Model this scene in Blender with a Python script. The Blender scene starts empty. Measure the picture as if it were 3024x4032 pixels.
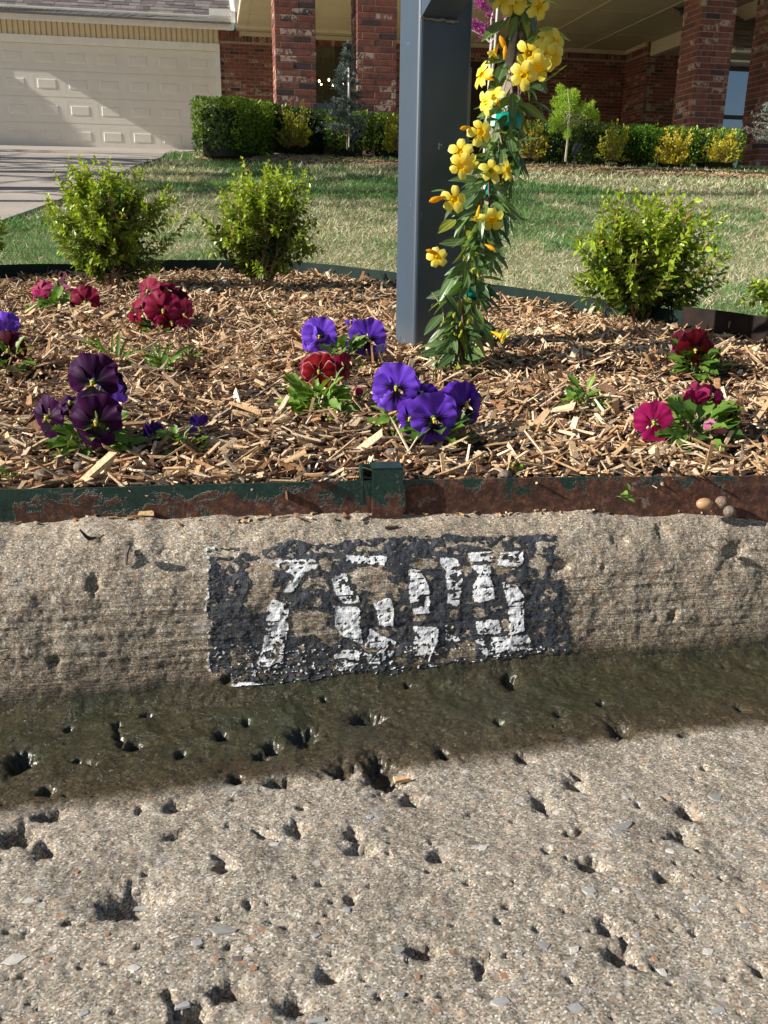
import bpy, math, random
import numpy as np
from mathutils import Matrix, Vector

random.seed(7)
RNG = np.random.default_rng(11)
SC = bpy.context.scene
COL = SC.collection

# ------------------------------------------------------------------ camera, sky, sun, exposure
F_PX, PITCH, ROLL, CAM_H = 3450.0, math.radians(18.13), 0.0115, 0.43
cam_data = bpy.data.cameras.new('camera')
cam_data.sensor_fit = 'HORIZONTAL'; cam_data.sensor_width = 24.0
cam_data.lens = F_PX / 3024.0 * 24.0
cam_data.clip_start = 0.02; cam_data.clip_end = 500.0
cam = bpy.data.objects.new('camera', cam_data); COL.objects.link(cam)
_X = np.array([1.0, 0, 0]); _U = np.array([0, math.sin(PITCH), math.cos(PITCH)]); _Fw = np.array([0, math.cos(PITCH), -math.sin(PITCH)])
_rt = _X * math.cos(ROLL) + _U * math.sin(ROLL); _up = -_X * math.sin(ROLL) + _U * math.cos(ROLL)
CAM = np.array([0, 0, CAM_H])
_m = np.eye(4); _m[:3, 0] = _rt; _m[:3, 1] = _up; _m[:3, 2] = -_Fw; _m[:3, 3] = CAM
cam.matrix_world = Matrix(_m.tolist())
SC.camera = cam

SUN_AZ, SUN_EL = math.radians(16.5), math.radians(29)      # azimuth measured from -X towards -Y
to_sun = Vector((-math.cos(SUN_AZ) * math.cos(SUN_EL), -math.sin(SUN_AZ) * math.cos(SUN_EL), math.sin(SUN_EL)))
world = bpy.data.worlds.new('World'); SC.world = world; world.use_nodes = True
_nt = world.node_tree; _bg = _nt.nodes['Background']
_sky = _nt.nodes.new('ShaderNodeTexSky'); _sky.sky_type = 'NISHITA'; _sky.sun_disc = False
_sky.sun_elevation = SUN_EL; _sky.sun_rotation = math.atan2(to_sun.x, to_sun.y)
_nt.links.new(_sky.outputs[0], _bg.inputs[0]); _bg.inputs[1].default_value = 0.055
sun_data = bpy.data.lights.new('sun', 'SUN'); sun_data.energy = 5.0; sun_data.angle = math.radians(0.5)
sun_data.color = (1.0, 0.945, 0.87)
sun = bpy.data.objects.new('sun', sun_data); COL.objects.link(sun)
sun.rotation_euler = to_sun.to_track_quat('Z', 'Y').to_euler()
SC.view_settings.view_transform = 'Standard'; SC.view_settings.look = 'None'
SC.view_settings.exposure = 0.68; SC.view_settings.gamma = 1.0; SC.view_settings.use_curve_mapping = False
SC.cycles.max_bounces = 7; SC.cycles.transparent_max_bounces = 12

# ------------------------------------------------------------------ helpers
def ray(px, py):
    a0 = (px - 1512) / F_PX; b0 = (2016 - py) / F_PX
    return _rt * a0 + _up * b0 + _Fw
def onz(px, py, z):
    d = ray(px, py); return CAM + d * ((z - CAM_H) / d[2])
def atd(px, py, t): return CAM + ray(px, py) * t
def project(Pt):
    q = Pt - CAM; zz = q @ _Fw
    return 1512 + F_PX * (q @ _rt) / zz, 2016 - F_PX * (q @ _up) / zz, zz
K_YAW = math.radians(10.3); KC, KS = math.cos(K_YAW), math.sin(K_YAW)
def uv_to_w(u, v): return u * KC - v * KS, u * KS + v * KC
def w_to_uv(x, y): return x * KC + y * KS, -x * KS + y * KC

_TAB = np.random.default_rng(5).random((256, 256))
def vnoise(x, y, seed=0):
    x = np.asarray(x, float) + seed * 17.3; y = np.asarray(y, float) + seed * 9.7
    xi = np.floor(x).astype(int); yi = np.floor(y).astype(int); fx = x - xi; fy = y - yi
    fx = fx * fx * (3 - 2 * fx); fy = fy * fy * (3 - 2 * fy)
    a = _TAB[xi & 255, yi & 255]; b = _TAB[(xi + 1) & 255, yi & 255]; c = _TAB[xi & 255, (yi + 1) & 255]; d = _TAB[(xi + 1) & 255, (yi + 1) & 255]
    return a * (1 - fx) * (1 - fy) + b * fx * (1 - fy) + c * (1 - fx) * fy + d * fx * fy
def fbm(x, y, o=4, seed=0):
    s = 0; amp = 0.5; t = 0
    for i in range(o): s = s + amp * vnoise(x * 2 ** i, y * 2 ** i, seed + i * 3); t += amp; amp *= 0.5
    return s / t
def sstep(a, b, x):
    t = np.clip((x - a) / (b - a), 0, 1); return t * t * (3 - 2 * t)

_GV = [-50, 0.6, .85, 1.6, 2.2, 3, 4, 5, 7, 10, 12, 20, 60]
_GZ = [.17, .168, .172, .19, .20, .222, .262, .37, .66, 1.10, 1.24, 1.86, 2.2]
def ground(x, y):
    u, v = w_to_uv(np.asarray(x, float), np.asarray(y, float)); return np.interp(v, _GV, _GZ)
def on_ground(px, py, t0=1.0):
    d = ray(px, py); t = t0 * 0.5
    for i in range(4000):
        p = CAM + d * t
        if p[2] <= ground(p[0], p[1]): return p
        t += 0.004
    return p
def depth(p): return float((np.asarray(p) - CAM) @ _Fw)

# --- meshes
def build(name, V, Qs, mat=None, parent=None, col=None, smooth=False, mats=None, midx=None, loc=None, rnd=None):
    """Qs: array (m,4) or (m,3) or list of such arrays. V in world coordinates unless loc given (then V - loc)."""
    V = np.asarray(V, float)
    if loc is not None: V = V - np.asarray(loc)
    if not isinstance(Qs, list): Qs = [Qs]
    Qs = [np.asarray(q, int) for q in Qs if len(q)]
    me = bpy.data.meshes.new(name)
    sizes = np.concatenate([np.full(len(q), q.shape[1]) for q in Qs]); loops = np.concatenate([q.ravel() for q in Qs])
    me.vertices.add(len(V)); me.vertices.foreach_set('co', V.ravel())
    me.loops.add(len(loops)); me.loops.foreach_set('vertex_index', loops)
    me.polygons.add(len(sizes)); me.polygons.foreach_set('loop_start', np.concatenate([[0], np.cumsum(sizes)[:-1]]))
    me.polygons.foreach_set('use_smooth', np.full(len(sizes), bool(smooth)))
    if midx is not None: me.polygons.foreach_set('material_index', np.asarray(midx, int))
    me.update(calc_edges=True)
    if col is not None:
        a = me.color_attributes.new('col', 'FLOAT_COLOR', 'POINT')
        c = np.ones((len(V), 4)); c[:, :3] = col; a.data.foreach_set('color', c.ravel())
    if rnd is not None:
        a = me.attributes.new('rnd', 'FLOAT', 'POINT'); a.data.foreach_set('value', np.asarray(rnd, float))
    for m in (mats or ([mat] if mat else [])): me.materials.append(m)
    if name is None: return me
    return link(name, me, parent, loc)
def link(name, me, parent=None, loc=None, M=None):
    o = bpy.data.objects.new(name, me); COL.objects.link(o)
    if parent is not None: o.parent = parent
    elif loc is not None: o.location = loc
    if M is not None: o.matrix_local = M
    return o
def thing(name, label, cat, loc, group=None, rotz=0):
    o = bpy.data.objects.new(name, None); COL.objects.link(o); o.location = [float(c) for c in loc]; o.rotation_euler = (0, 0, rotz)
    o.empty_display_size = 0.05
    o['label'] = label; o['category'] = cat
    if group: o['group'] = group
    return o
def tag(o, label, cat, group=None, kind=None):
    o['label'] = label; o['category'] = cat
    if group: o['group'] = group
    if kind: o['kind'] = kind
    return o

BOXF = np.array([[0, 3, 2, 1], [4, 5, 6, 7], [0, 1, 5, 4], [1, 2, 6, 5], [2, 3, 7, 6], [3, 0, 4, 7]])
def boxv(x0, x1, y0, y1, z0, z1):
    return np.array([[x0, y0, z0], [x1, y0, z0], [x1, y1, z0], [x0, y1, z0], [x0, y0, z1], [x1, y0, z1], [x1, y1, z1], [x0, y1, z1]], float)
class MB:
    def __init__(s): s.V = []; s.Q = []; s.T = []; s.C = []; s.R = []; s.n = 0
    def add(s, V, Q, col=(1, 1, 1), rnd=0.5):
        V = np.asarray(V, float); Q = np.asarray(Q, int)
        (s.Q if Q.shape[1] == 4 else s.T).append(Q + s.n)
        s.V.append(V); s.n += len(V)
        c = np.asarray(col, float); s.C.append(np.broadcast_to(c, (len(V), 3)).copy()); s.R.append(np.full(len(V), rnd))
    def box(s, *a, **k): s.add(boxv(*a), BOXF, **k)
    def tube(s, pts, rads, n=7, col=(1, 1, 1), cap=True):
        pts = np.asarray(pts, float); rads = np.broadcast_to(np.asarray(rads, float), (len(pts),))
        rings = []; nrm = None
        for i in range(len(pts)):
            d = pts[min(i + 1, len(pts) - 1)] - pts[max(i - 1, 0)]; d = d / (np.linalg.norm(d) + 1e-12)
            if nrm is None:
                nrm = np.cross(d, [0, 0, 1.0]) if abs(d[2]) < .9 else np.cross(d, [1.0, 0, 0])
            nrm = nrm - d * (nrm @ d); nrm = nrm / (np.linalg.norm(nrm) + 1e-12); b = np.cross(d, nrm)
            an = np.arange(n) * 2 * math.pi / n
            rings.append(pts[i] + rads[i] * (np.outer(np.cos(an), nrm) + np.outer(np.sin(an), b)))
        V = np.concatenate(rings); Q = []
        for i in range(len(pts) - 1):
            for k in range(n): Q.append([i * n + k, i * n + (k + 1) % n, (i + 1) * n + (k + 1) % n, (i + 1) * n + k])
        s.add(V, Q, col)
        if cap:
            c = np.array([pts[0], pts[-1]]); V2 = np.concatenate([rings[0], rings[-1], c]); T = []
            for k in range(n): T += [[(k + 1) % n, k, 2 * n], [n + k, n + (k + 1) % n, 2 * n + 1]]
            s.add(V2, T, col)
    def inst(s, Vt, Qt, Rm, T, cols):
        """bake k copies of a template: Rm (k,3,3), T (k,3), cols (k,3) or (k,nv,3)"""
        k = len(T); nv = len(Vt)
        V = np.einsum('kij,vj->kvi', Rm, Vt) + np.asarray(T)[:, None, :]
        Q = (np.asarray(Qt)[None] + (np.arange(k) * nv)[:, None, None]).reshape(-1, np.asarray(Qt).shape[1])
        cols = np.asarray(cols, float)
        if cols.ndim == 2: cols = np.repeat(cols[:, None, :], nv, 1)
        (s.Q if Q.shape[1] == 4 else s.T).append(Q + s.n); s.V.append(V.reshape(-1, 3)); s.C.append(cols.reshape(-1, 3)); s.R.append(np.full(k * nv, .5)); s.n += k * nv
    def build(s, name, mat, parent=None, loc=None, smooth=False, rnd=False):
        Qs = []
        if s.Q: Qs.append(np.concatenate(s.Q))
        if s.T: Qs.append(np.concatenate(s.T))
        return build(name, np.concatenate(s.V), Qs, mat, parent, np.concatenate(s.C), smooth, loc=loc, rnd=np.concatenate(s.R) if rnd else None)
def frame(d, up=(0, 0, 1), roll=0.0):
    """3x3 with column Y = d, column Z near up"""
    d = np.asarray(d, float); d = d / np.linalg.norm(d); up = np.asarray(up, float)
    x = np.cross(d, up); x = x / (np.linalg.norm(x) + 1e-9); z = np.cross(x, d)
    c, s_ = math.cos(roll), math.sin(roll)
    return np.stack([x * c + z * s_, d, -x * s_ + z * c], 1)
def rand_frames(D, up, roll):
    D = D / np.linalg.norm(D, axis=1, keepdims=True)
    X = np.cross(D, up); X /= np.linalg.norm(X, axis=1, keepdims=True) + 1e-9; Z = np.cross(X, D)
    c = np.cos(roll)[:, None]; s_ = np.sin(roll)[:, None]
    return np.stack([X * c + Z * s_, D, -X * s_ + Z * c], 2)
def M4(R, T, s=1.0):
    m = np.eye(4); m[:3, :3] = np.asarray(R) * s; m[:3, 3] = T; return Matrix(m.tolist())

# --- materials
def new_mat(name):
    m = bpy.data.materials.new(name); m.use_nodes = True; nt = m.node_tree; b = nt.nodes['Principled BSDF']; return m, nt, b
def N(nt, t, **k):
    n = nt.nodes.new('ShaderNode' + t)
    for a, v in k.items(): setattr(n, a, v)
    return n
def tex_noise(nt, scale, detail=4, rough=.55, vec=None, dist=0):
    n = N(nt, 'TexNoise'); n.inputs['Scale'].default_value = scale; n.inputs['Detail'].default_value = detail; n.inputs['Roughness'].default_value = rough
    n.inputs['Distortion'].default_value = dist
    if vec: nt.links.new(vec, n.inputs['Vector'])
    return n
def ramp(nt, fac, stops, interp='LINEAR'):
    r = N(nt, 'ValToRGB'); r.color_ramp.interpolation = interp; el = r.color_ramp.elements
    while len(el) < len(stops): el.new(0.5)
    for e, (p, c) in zip(el, stops):
        e.position = p; e.color = (*c, 1) if len(c) == 3 else c
    nt.links.new(fac, r.inputs[0]); return r
def mixc(nt, fac, a, b, mode='MIX'):
    m = N(nt, 'Mix', data_type='RGBA', blend_type=mode)
    for s_, v in ((0, fac), (6, a), (7, b)):
        if isinstance(v, (float, int)): m.inputs[s_].default_value = v
        elif isinstance(v, tuple): m.inputs[s_].default_value = (*v, 1)
        else: nt.links.new(v, m.inputs[s_])
    return m.outputs[2]
def mth(nt, op, a, b=0.0, clamp=False):
    m = N(nt, 'Math', operation=op, use_clamp=clamp)
    for i, v in enumerate((a, b)):
        if isinstance(v, (float, int)): m.inputs[i].default_value = v
        else: nt.links.new(v, m.inputs[i])
    return m.outputs[0]
def bump(nt, b, h, strength=.5, dist=.002, prev=None):
    n = N(nt, 'Bump'); n.inputs['Strength'].default_value = strength; n.inputs['Distance'].default_value = dist
    nt.links.new(h, n.inputs['Height'])
    if prev: nt.links.new(prev, n.inputs['Normal'])
    if b is not None: nt.links.new(n.outputs[0], b.inputs['Normal'])
    return n.outputs[0]
def objco(nt): return N(nt, 'TexCoord').outputs['Object']
def simple(name, rgb, rough=.6, var=.25, scale=30, bstr=.2, bdist=.002, metal=0, spec=.5):
    m, nt, b = new_mat(name); co = objco(nt)
    n = tex_noise(nt, scale, 5, .6, co)
    dk = tuple(c * (1 - var) for c in rgb); lt = tuple(min(1, c * (1 + var)) for c in rgb)
    r = ramp(nt, n.outputs[0], [(.3, dk), (.7, lt)]); nt.links.new(r.outputs[0], b.inputs['Base Color'])
    b.inputs['Roughness'].default_value = rough; b.inputs['Metallic'].default_value = metal; b.inputs['Specular IOR Level'].default_value = spec
    bump(nt, b, n.outputs[0], bstr, bdist); return m
def leafy(name, trans=.35, rough=.45, attr=True, rgb=None, hue_rand=True, spec=.5, varscale=60, veins=False, tboost=1.3):
    """leaf / petal: principled + translucent, colour from the vertex attribute"""
    m, nt, b = new_mat(name)
    if attr: a = N(nt, 'Attribute', attribute_name='col'); c = a.outputs['Color']
    else:
        oi = N(nt, 'ObjectInfo'); lo = tuple(v * .65 for v in rgb); hi = tuple(min(1, v * 1.35) for v in rgb)
        c = ramp(nt, oi.outputs['Random'], [(0, lo), (1, hi)]).outputs[0]
    n = tex_noise(nt, varscale, 3, .6, objco(nt)); c = mixc(nt, .35, c, ramp(nt, n.outputs[0], [(.25, (.45, .45, .45)), (.75, (1.5, 1.5, 1.5))]).outputs[0], 'MULTIPLY')
    nt.links.new(c, b.inputs['Base Color']); b.inputs['Roughness'].default_value = rough; b.inputs['Specular IOR Level'].default_value = spec
    t = N(nt, 'BsdfTranslucent'); tc = mixc(nt, 1.0, c, (tboost, tboost, tboost * .6), 'MULTIPLY'); nt.links.new(tc, t.inputs[0])
    mx = N(nt, 'MixShader'); mx.inputs[0].default_value = trans
    nt.links.new(b.outputs[0], mx.inputs[1]); nt.links.new(t.outputs[0], mx.inputs[2]); nt.links.new(mx.outputs[0], nt.nodes['Material Output'].inputs[0])
    bump(nt, b, n.outputs[0], .15, .001)
    return m
def vcol(name, rough=.8, scale=200, var=.5, bstr=.3, bdist=.001, spec=.3):
    m, nt, b = new_mat(name); a = N(nt, 'Attribute', attribute_name='col'); n = tex_noise(nt, scale, 4, .7, objco(nt))
    c = mixc(nt, var, a.outputs['Color'], ramp(nt, n.outputs[0], [(.25, (.35, .35, .35)), (.75, (1.6, 1.6, 1.6))]).outputs[0], 'MULTIPLY')
    nt.links.new(c, b.inputs['Base Color']); b.inputs['Roughness'].default_value = rough; b.inputs['Specular IOR Level'].default_value = spec
    bump(nt, b, n.outputs[0], bstr, bdist); return m

# ================================================================== street, gutter and kerb
PROF = np.array([(-30, .35), (-2, .08), (.15, .024), (.40, .012), (.58, .004), (.70, 0), (.738, .001), (.754, .005), (.763, .012), (.768, .024), (.772, .050), (.777, .075),
                 (.784, .096), (.794, .115), (.808, .132), (.825, .143), (.845, .150), (.86, .151), (.90, .151)])
_vs = [PROF[0, 0]]; _z = []
# fine samples along the section
fine = [np.linspace(-30, -3, 8)[:-1], np.linspace(-3, .33, 30)[:-1]]
seg_v = np.concatenate(fine); P0 = np.stack([seg_v, np.interp(seg_v, PROF[:, 0], PROF[:, 1])], 1)
dense = []
vv = np.linspace(.33, .90, 4000); zz = np.interp(vv, PROF[:, 0], PROF[:, 1])
k_ = 60; zz_s = np.convolve(np.pad(zz, k_, mode='edge'), np.ones(2 * k_ + 1) / (2 * k_ + 1), 'valid')
zz = np.where(vv > .40, zz_s, zz)
arc = np.concatenate([[0], np.cumsum(np.hypot(np.diff(vv), np.diff(zz)))])
NS = int(arc[-1] / .00145); sa = np.linspace(0, arc[-1], NS); dv = np.interp(sa, arc, vv); dz = np.interp(sa, arc, zz)
sec = np.concatenate([P0, np.stack([dv, dz], 1)]); SARC = np.concatenate([np.interp(P0[:, 0], P0[:, 0], P0[:, 0]) - .33, sa])
tan = np.gradient(sec, axis=0); tan /= np.linalg.norm(tan, axis=1, keepdims=True); nor = np.stack([-tan[:, 1], tan[:, 0]], 1)
US = np.concatenate([np.linspace(-30, -.62, 40)[:-1], np.arange(-.62, .74, .00155), np.linspace(.74, 30, 40)])
U2, S2 = np.meshgrid(US, SARC); V2 = np.broadcast_to(sec[:, 0][:, None], U2.shape).copy(); Z2 = np.broadcast_to(sec[:, 1][:, None], U2.shape).copy()
NV = nor[:, 0][:, None]; NZ = nor[:, 1][:, None]
wx, wy = uv_to_w(U2, V2)
PXg, PYg, PD = project(np.stack([wx, wy, Z2], -1).reshape(-1, 3)); PXg = PXg.reshape(U2.shape); PYg = PYg.reshape(U2.shape); PD = PD.reshape(U2.shape)
near = (sec[:, 0] > .33)[:, None] & (U2 > -.62) & (U2 < .74)
k = 3024 / 1659.
isk = sstep(.752, .768, V2)
disp = (fbm(U2 * 9, S2 * 9, 4, 1) - .5) * .006 * near
disp += (fbm(U2 * 55, S2 * 55, 3, 2) - .5) * .0035 * near
disp += (fbm(U2 * 230, S2 * 230, 2, 9) - .5) * .0013 * near
# horizontal form lines on the kerb face
facem = isk * (1 - sstep(.135, .15, Z2))
disp += facem * (1 - sstep(.10, .13, Z2)) * (vnoise(U2 * 9, S2 * 300, 4) - .5) * .0009
# kerb top edge wanders and is worn
disp += isk * sstep(.12, .15, Z2) * (fbm(U2 * 14, S2 * 4, 3, 6) - .55) * .012
PITS = [(795,1550,26,9),(660,1592,30,8),(590,1612,18,8),(480,1587,14,7),(290,1610,15,8),(390,1627,13,7),(45,1643,27,11),(565,1630,15,7),(745,1665,26,11),(832,1668,42,16),(960,1622,15,8),
 (1345,1577,26,7),(1100,1470,18,8),(1130,1634,15,7),(100,1706,15,9),(380,1742,18,11),(35,1800,30,11),(95,1832,20,14),(108,1758,20,8),(375,1802,14,6),(610,1690,20,10),(510,1680,14,8),
 (640,1788,16,9),(888,1722,18,12),(1170,1730,19,13),(1245,1692,18,12),(1250,1672,12,8),(1485,1750,19,11),(1477,1805,20,13),(1445,1808,10,6),(780,1835,20,7),(760,1800,14,6),(945,1850,16,9),(485,1872,15,10),(470,1850,9,5),
 (1180,1838,10,8),(1280,1866,22,12),(1440,1892,18,10),(275,1952,45,11),(755,1940,12,9),(538,1950,10,6),(918,2050,25,11),(715,2105,18,14),(495,2140,26,11),(415,2195,26,12),(635,2170,22,11),
 (1035,2082,14,9),(1340,2062,22,8),(1310,2005,18,5),(1080,1990,10,6),(1160,2005,8,7),(1640,2098,12,8),(205,1262,20,9),(117,1430,13,9),(977,1365,10,10),(1590,1190,24,10),(1430,1142,18,6),
 (1340,1165,20,5),(1455,1334,11,9),(1210,1220,17,8),(1305,1228,9,5),(490,1470,10,5),(1418,1340,8,4),(930,1880,8,4),(1095,1960,9,6),(1230,2120,10,7),(1010,1905,8,5),(690,1905,9,5),(225,2080,8,4),
 (650,1745,9,5),(565,1805,9,5),(300,1745,10,5),(820,2150,10,5),(1500,2010,10,6),(1560,1900,9,5),(1380,1740,8,4),(1440,1725,7,4),(150,1990,9,5),(60,2010,8,4),(1565,1440,10,4),(1430,1430,9,4),(1300,1520,12,4),
 (880,1480,10,4),(700,1510,9,4),(320,1545,10,4),(150,1575,10,4),(535,1560,11,4),(1210,1545,14,4),(1080,1560,12,4),(1480,1590,12,4),(1600,1530,11,4),(290,1180,14,4),(345,1195,9,3),(220,1170,10,3),(1240,1125,9,3),(1520,1660,8,4)]
rp = np.random.default_rng(3)
for i in range(170):
    x_, y_ = rp.uniform(0, 1659), rp.uniform(1560, 2212); PITS.append((x_, y_, rp.uniform(3, 7) * (.6 + (y_ - 1500) / 900), rp.uniform(2, 5)))
pit = np.zeros_like(U2)
for i, (x_, y_, r_, d_) in enumerate(PITS):
    jj = np.argmin(np.where(near, (PXg - x_ * k) ** 2 + (PYg - y_ * k) ** 2, 1e12)); a_, b_ = np.unravel_index(jj, U2.shape)
    if r_ > 10: r_ *= 1.2; d_ *= 1.25
    if y_ < 1460: d_ *= .42; r_ *= .85
    u0, s0, dd = U2[a_, b_], SARC[a_], PD[a_, b_]; R_ = r_ * k * dd / F_PX
    sl = max(.55, abs(ray(x_ * k, y_ * k)[2]) / 1.1)
    e = rp.uniform(.75, 1.3) / (1.0 if r_ < 12 else 1)
    a0, a1 = np.searchsorted(SARC, [s0 - 3 * R_, s0 + 3 * R_]); b0, b1 = np.searchsorted(US, [u0 - 3 * R_, u0 + 3 * R_])
    uu = U2[a0:a1, b0:b1] - u0; ss = S2[a0:a1, b0:b1] - s0
    th = np.arctan2(ss, uu); rr = np.hypot(uu * e, ss / e) / R_ * (1 + .9 * (fbm(2 + np.cos(th) * 1.6 + uu * 120, i * 3.1 + np.sin(th) * 1.6 + ss * 120, 4) - .45)) + (fbm(uu * 500 + i, ss * 500, 2) - .5) * .15
    dep = min(d_ * .001, R_ * 1.35)
    pit[a0:a1, b0:b1] = np.maximum(pit[a0:a1, b0:b1], dep * (1 - sstep(.42, 1.15, rr)) ** .8 + dep * .16 * (1 - sstep(1.0, 1.9, rr)))
for cr_ in [[(1300, 1985), (1335, 2010), (1350, 2045), (1335, 2065), (1378, 2088)], [(760, 1790), (772, 1822), (792, 1848)], [(470, 1845), (500, 1878)], [(555, 1792), (600, 1812)], [(1440, 1800), (1480, 1812), (1510, 1840)], [(365, 2140), (380, 2170), (372, 2212)], [(1060, 2060), (1035, 2085), (1030, 2110)], [(250, 1565), (262, 1610)], [(1230, 1800), (1262, 1790)], [(165, 1640), (205, 1650)]]:
    pr_ = []
    for (x_, y_) in cr_:
        jj = np.argmin(np.where(near, (PXg - x_ * k) ** 2 + (PYg - y_ * k) ** 2, 1e12)); a_, b_ = np.unravel_index(jj, U2.shape); pr_.append((U2[a_, b_], SARC[a_]))
    for (u0, s0), (u1, s1) in zip(pr_[:-1], pr_[1:]):
        a0, a1 = np.searchsorted(SARC, [min(s0, s1) - .01, max(s0, s1) + .01]); b0, b1 = np.searchsorted(US, [min(u0, u1) - .01, max(u0, u1) + .01])
        uu = U2[a0:a1, b0:b1] + (fbm(U2[a0:a1, b0:b1] * 150, S2[a0:a1, b0:b1] * 150, 3, 5) - .5) * .008; ss = S2[a0:a1, b0:b1] + (fbm(U2[a0:a1, b0:b1] * 150, S2[a0:a1, b0:b1] * 150, 3, 15) - .5) * .008
        L2 = (u1 - u0) ** 2 + (s1 - s0) ** 2; t_ = np.clip(((uu - u0) * (u1 - u0) + (ss - s0) * (s1 - s0)) / L2, 0, 1); dd_ = np.hypot(uu - u0 - t_ * (u1 - u0), ss - s0 - t_ * (s1 - s0)); pit[a0:a1, b0:b1] = np.maximum(pit[a0:a1, b0:b1], .005 * (1 - sstep(.0008, .0034, dd_)))
disp -= pit
# street keeps its fine relief only where it can be seen
V2 += NV * disp; Z2 += NZ * disp
Vk = np.stack([U2, V2, Z2], -1).reshape(-1, 3)
nr, nc = U2.shape; idx = np.arange(nr * nc).reshape(nr, nc)
Qall = np.stack([idx[:-1, :-1], idx[:-1, 1:], idx[1:, 1:], idx[1:, :-1]], -1)
split = int(np.searchsorted(sec[:, 0], .757))

# wet band of the gutter: measured edges, in kerb coordinates (u along, v across)
def concrete(name, kerb):
    m, nt, b = new_mat(name); co = objco(nt)
    sep = N(nt, 'SeparateXYZ'); nt.links.new(co, sep.inputs[0]); X, Y, Z = sep.outputs
    vor = N(nt, 'TexVoronoi'); vor.inputs['Scale'].default_value = 820; nt.links.new(co, vor.inputs['Vector'])
    vsep = N(nt, 'SeparateColor'); nt.links.new(vor.outputs['Color'], vsep.inputs[0])
    grain = ramp(nt, vsep.outputs[0], [(0, (.11, .095, .072)), (.25, (.24, .205, .155)), (.6, (.35, .305, .235)), (.88, (.46, .41, .33)), (.98, (.70, .66, .58))])
    warm = ramp(nt, vsep.outputs[1], [(.0, (1.2, .82, .6)), (.12, (1, 1, 1)), (.88, (1, 1, 1)), (1, (.72, .75, .8))])
    c = mixc(nt, 1.0, grain.outputs[0], warm.outputs[0], 'MULTIPLY')
    vl = N(nt, 'TexVoronoi'); vl.inputs['Scale'].default_value = 150; nt.links.new(co, vl.inputs['Vector']); v2s = N(nt, 'SeparateColor'); nt.links.new(vl.outputs['Color'], v2s.inputs[0])
    big = mth(nt, 'MULTIPLY', mth(nt, 'GREATER_THAN', v2s.outputs[0], .90), mth(nt, 'LESS_THAN', vl.outputs['Distance'], .0026 * 150))
    peb = ramp(nt, v2s.outputs[1], [(0, (.35, .18, .10)), (.35, (.45, .33, .22)), (.6, (.24, .2, .18)), (1, (.62, .58, .53))])
    c = mixc(nt, mth(nt, 'MULTIPLY', big, .8), c, peb.outputs[0])
    n1 = tex_noise(nt, 14, 5, .65, co); c = mixc(nt, .75, c, ramp(nt, n1.outputs[0], [(.3, (.62, .6, .58)), (.7, (1.25, 1.24, 1.22))]).outputs[0], 'MULTIPLY')
    n2 = tex_noise(nt, 90, 4, .7, co); c = mixc(nt, .6, c, ramp(nt, n2.outputs[0], [(.3, (.6, .58, .56)), (.68, (1.3, 1.28, 1.25))]).outputs[0], 'MULTIPLY')
    # cement paste patches
    n3 = tex_noise(nt, 26, 5, .7, co); paste = ramp(nt, n3.outputs[0], [(.60, (0, 0, 0)), (.72, (1, 1, 1))]); c = mixc(nt, mth(nt, 'MULTIPLY', paste.outputs[0], .5), c, (.50, .48, .45))
    if not kerb: c = mixc(nt, 1.0, c, (.93, .955, .99), 'MULTIPLY')
    else:
        mp0 = N(nt, 'Mapping'); mp0.inputs['Scale'].default_value = (16, 60, 330); nt.links.new(co, mp0.inputs[0]); ng = tex_noise(nt, 1, 3, .75, mp0.outputs[0])
        low_ = mth(nt, 'MULTIPLY', mth(nt, 'SUBTRACT', .125, Z), 25.0, True)
        c = mixc(nt, mth(nt, 'MULTIPLY', low_, .9), c, mixc(nt, 1.0, c, ramp(nt, ng.outputs[0], [(.36, (.50, .46, .42)), (.52, (.95, .94, .93)), (.7, (1.12, 1.12, 1.12))]).outputs[0], 'MULTIPLY'))
    n4 = tex_noise(nt, 7, 4, .6, co); wob = mth(nt, 'MULTIPLY', mth(nt, 'SUBTRACT', n4.outputs[0], .5), .05)
    n5 = tex_noise(nt, 60, 4, .7, co); wob2 = mth(nt, 'MULTIPLY', mth(nt, 'SUBTRACT', n5.outputs[0], .5), .022)
    yy = mth(nt, 'ADD', mth(nt, 'ADD', Y, wob), wob2)
    yy = mth(nt, 'ADD', yy, mth(nt, 'MULTIPLY', X, -.045))
    # wet: v from .598 (street side) to the foot of the kerb; height limits it on the kerb
    w1 = mth(nt, 'MULTIPLY', mth(nt, 'SUBTRACT', yy, .597), 1 / .022, True)
    zt = mth(nt, 'ADD', Z, mth(nt, 'MULTIPLY', mth(nt, 'ADD', wob, wob2), -.35))
    w2 = mth(nt, 'MULTIPLY', mth(nt, 'SUBTRACT', .021, zt), 1 / .010, True)
    wet = mth(nt, 'MULTIPLY', w1, w2, True)
    damp = mth(nt, 'MULTIPLY', mth(nt, 'SUBTRACT', .050, zt), 1 / .036, True)
    damp = mth(nt, 'MULTIPLY', damp, w1, True)
    c = mixc(nt, mth(nt, 'MULTIPLY', damp, .75), c, mixc(nt, 1.0, c, (.34, .30, .24), 'MULTIPLY'))
    n8 = tex_noise(nt, 11, 6, .7, co); alg = mth(nt, 'MULTIPLY', mth(nt, 'MULTIPLY', mth(nt, 'SUBTRACT', yy, .622), 1 / .05, True), wet, True); alg = mth(nt, 'MULTIPLY', alg, ramp(nt, n8.outputs[0], [(.35, (.35, .35, .35)), (.6, (1, 1, 1))]).outputs[0])
    wetc = mixc(nt, 1.0, c, (.38, .35, .275), 'MULTIPLY')
    n6 = tex_noise(nt, 40, 5, .7, co)
    algc = ramp(nt, n6.outputs[0], [(.3, (.010, .013, .009)), (.52, (.030, .034, .021)), (.66, (.065, .068, .047)), (.8, (.16, .15, .12))])
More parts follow.
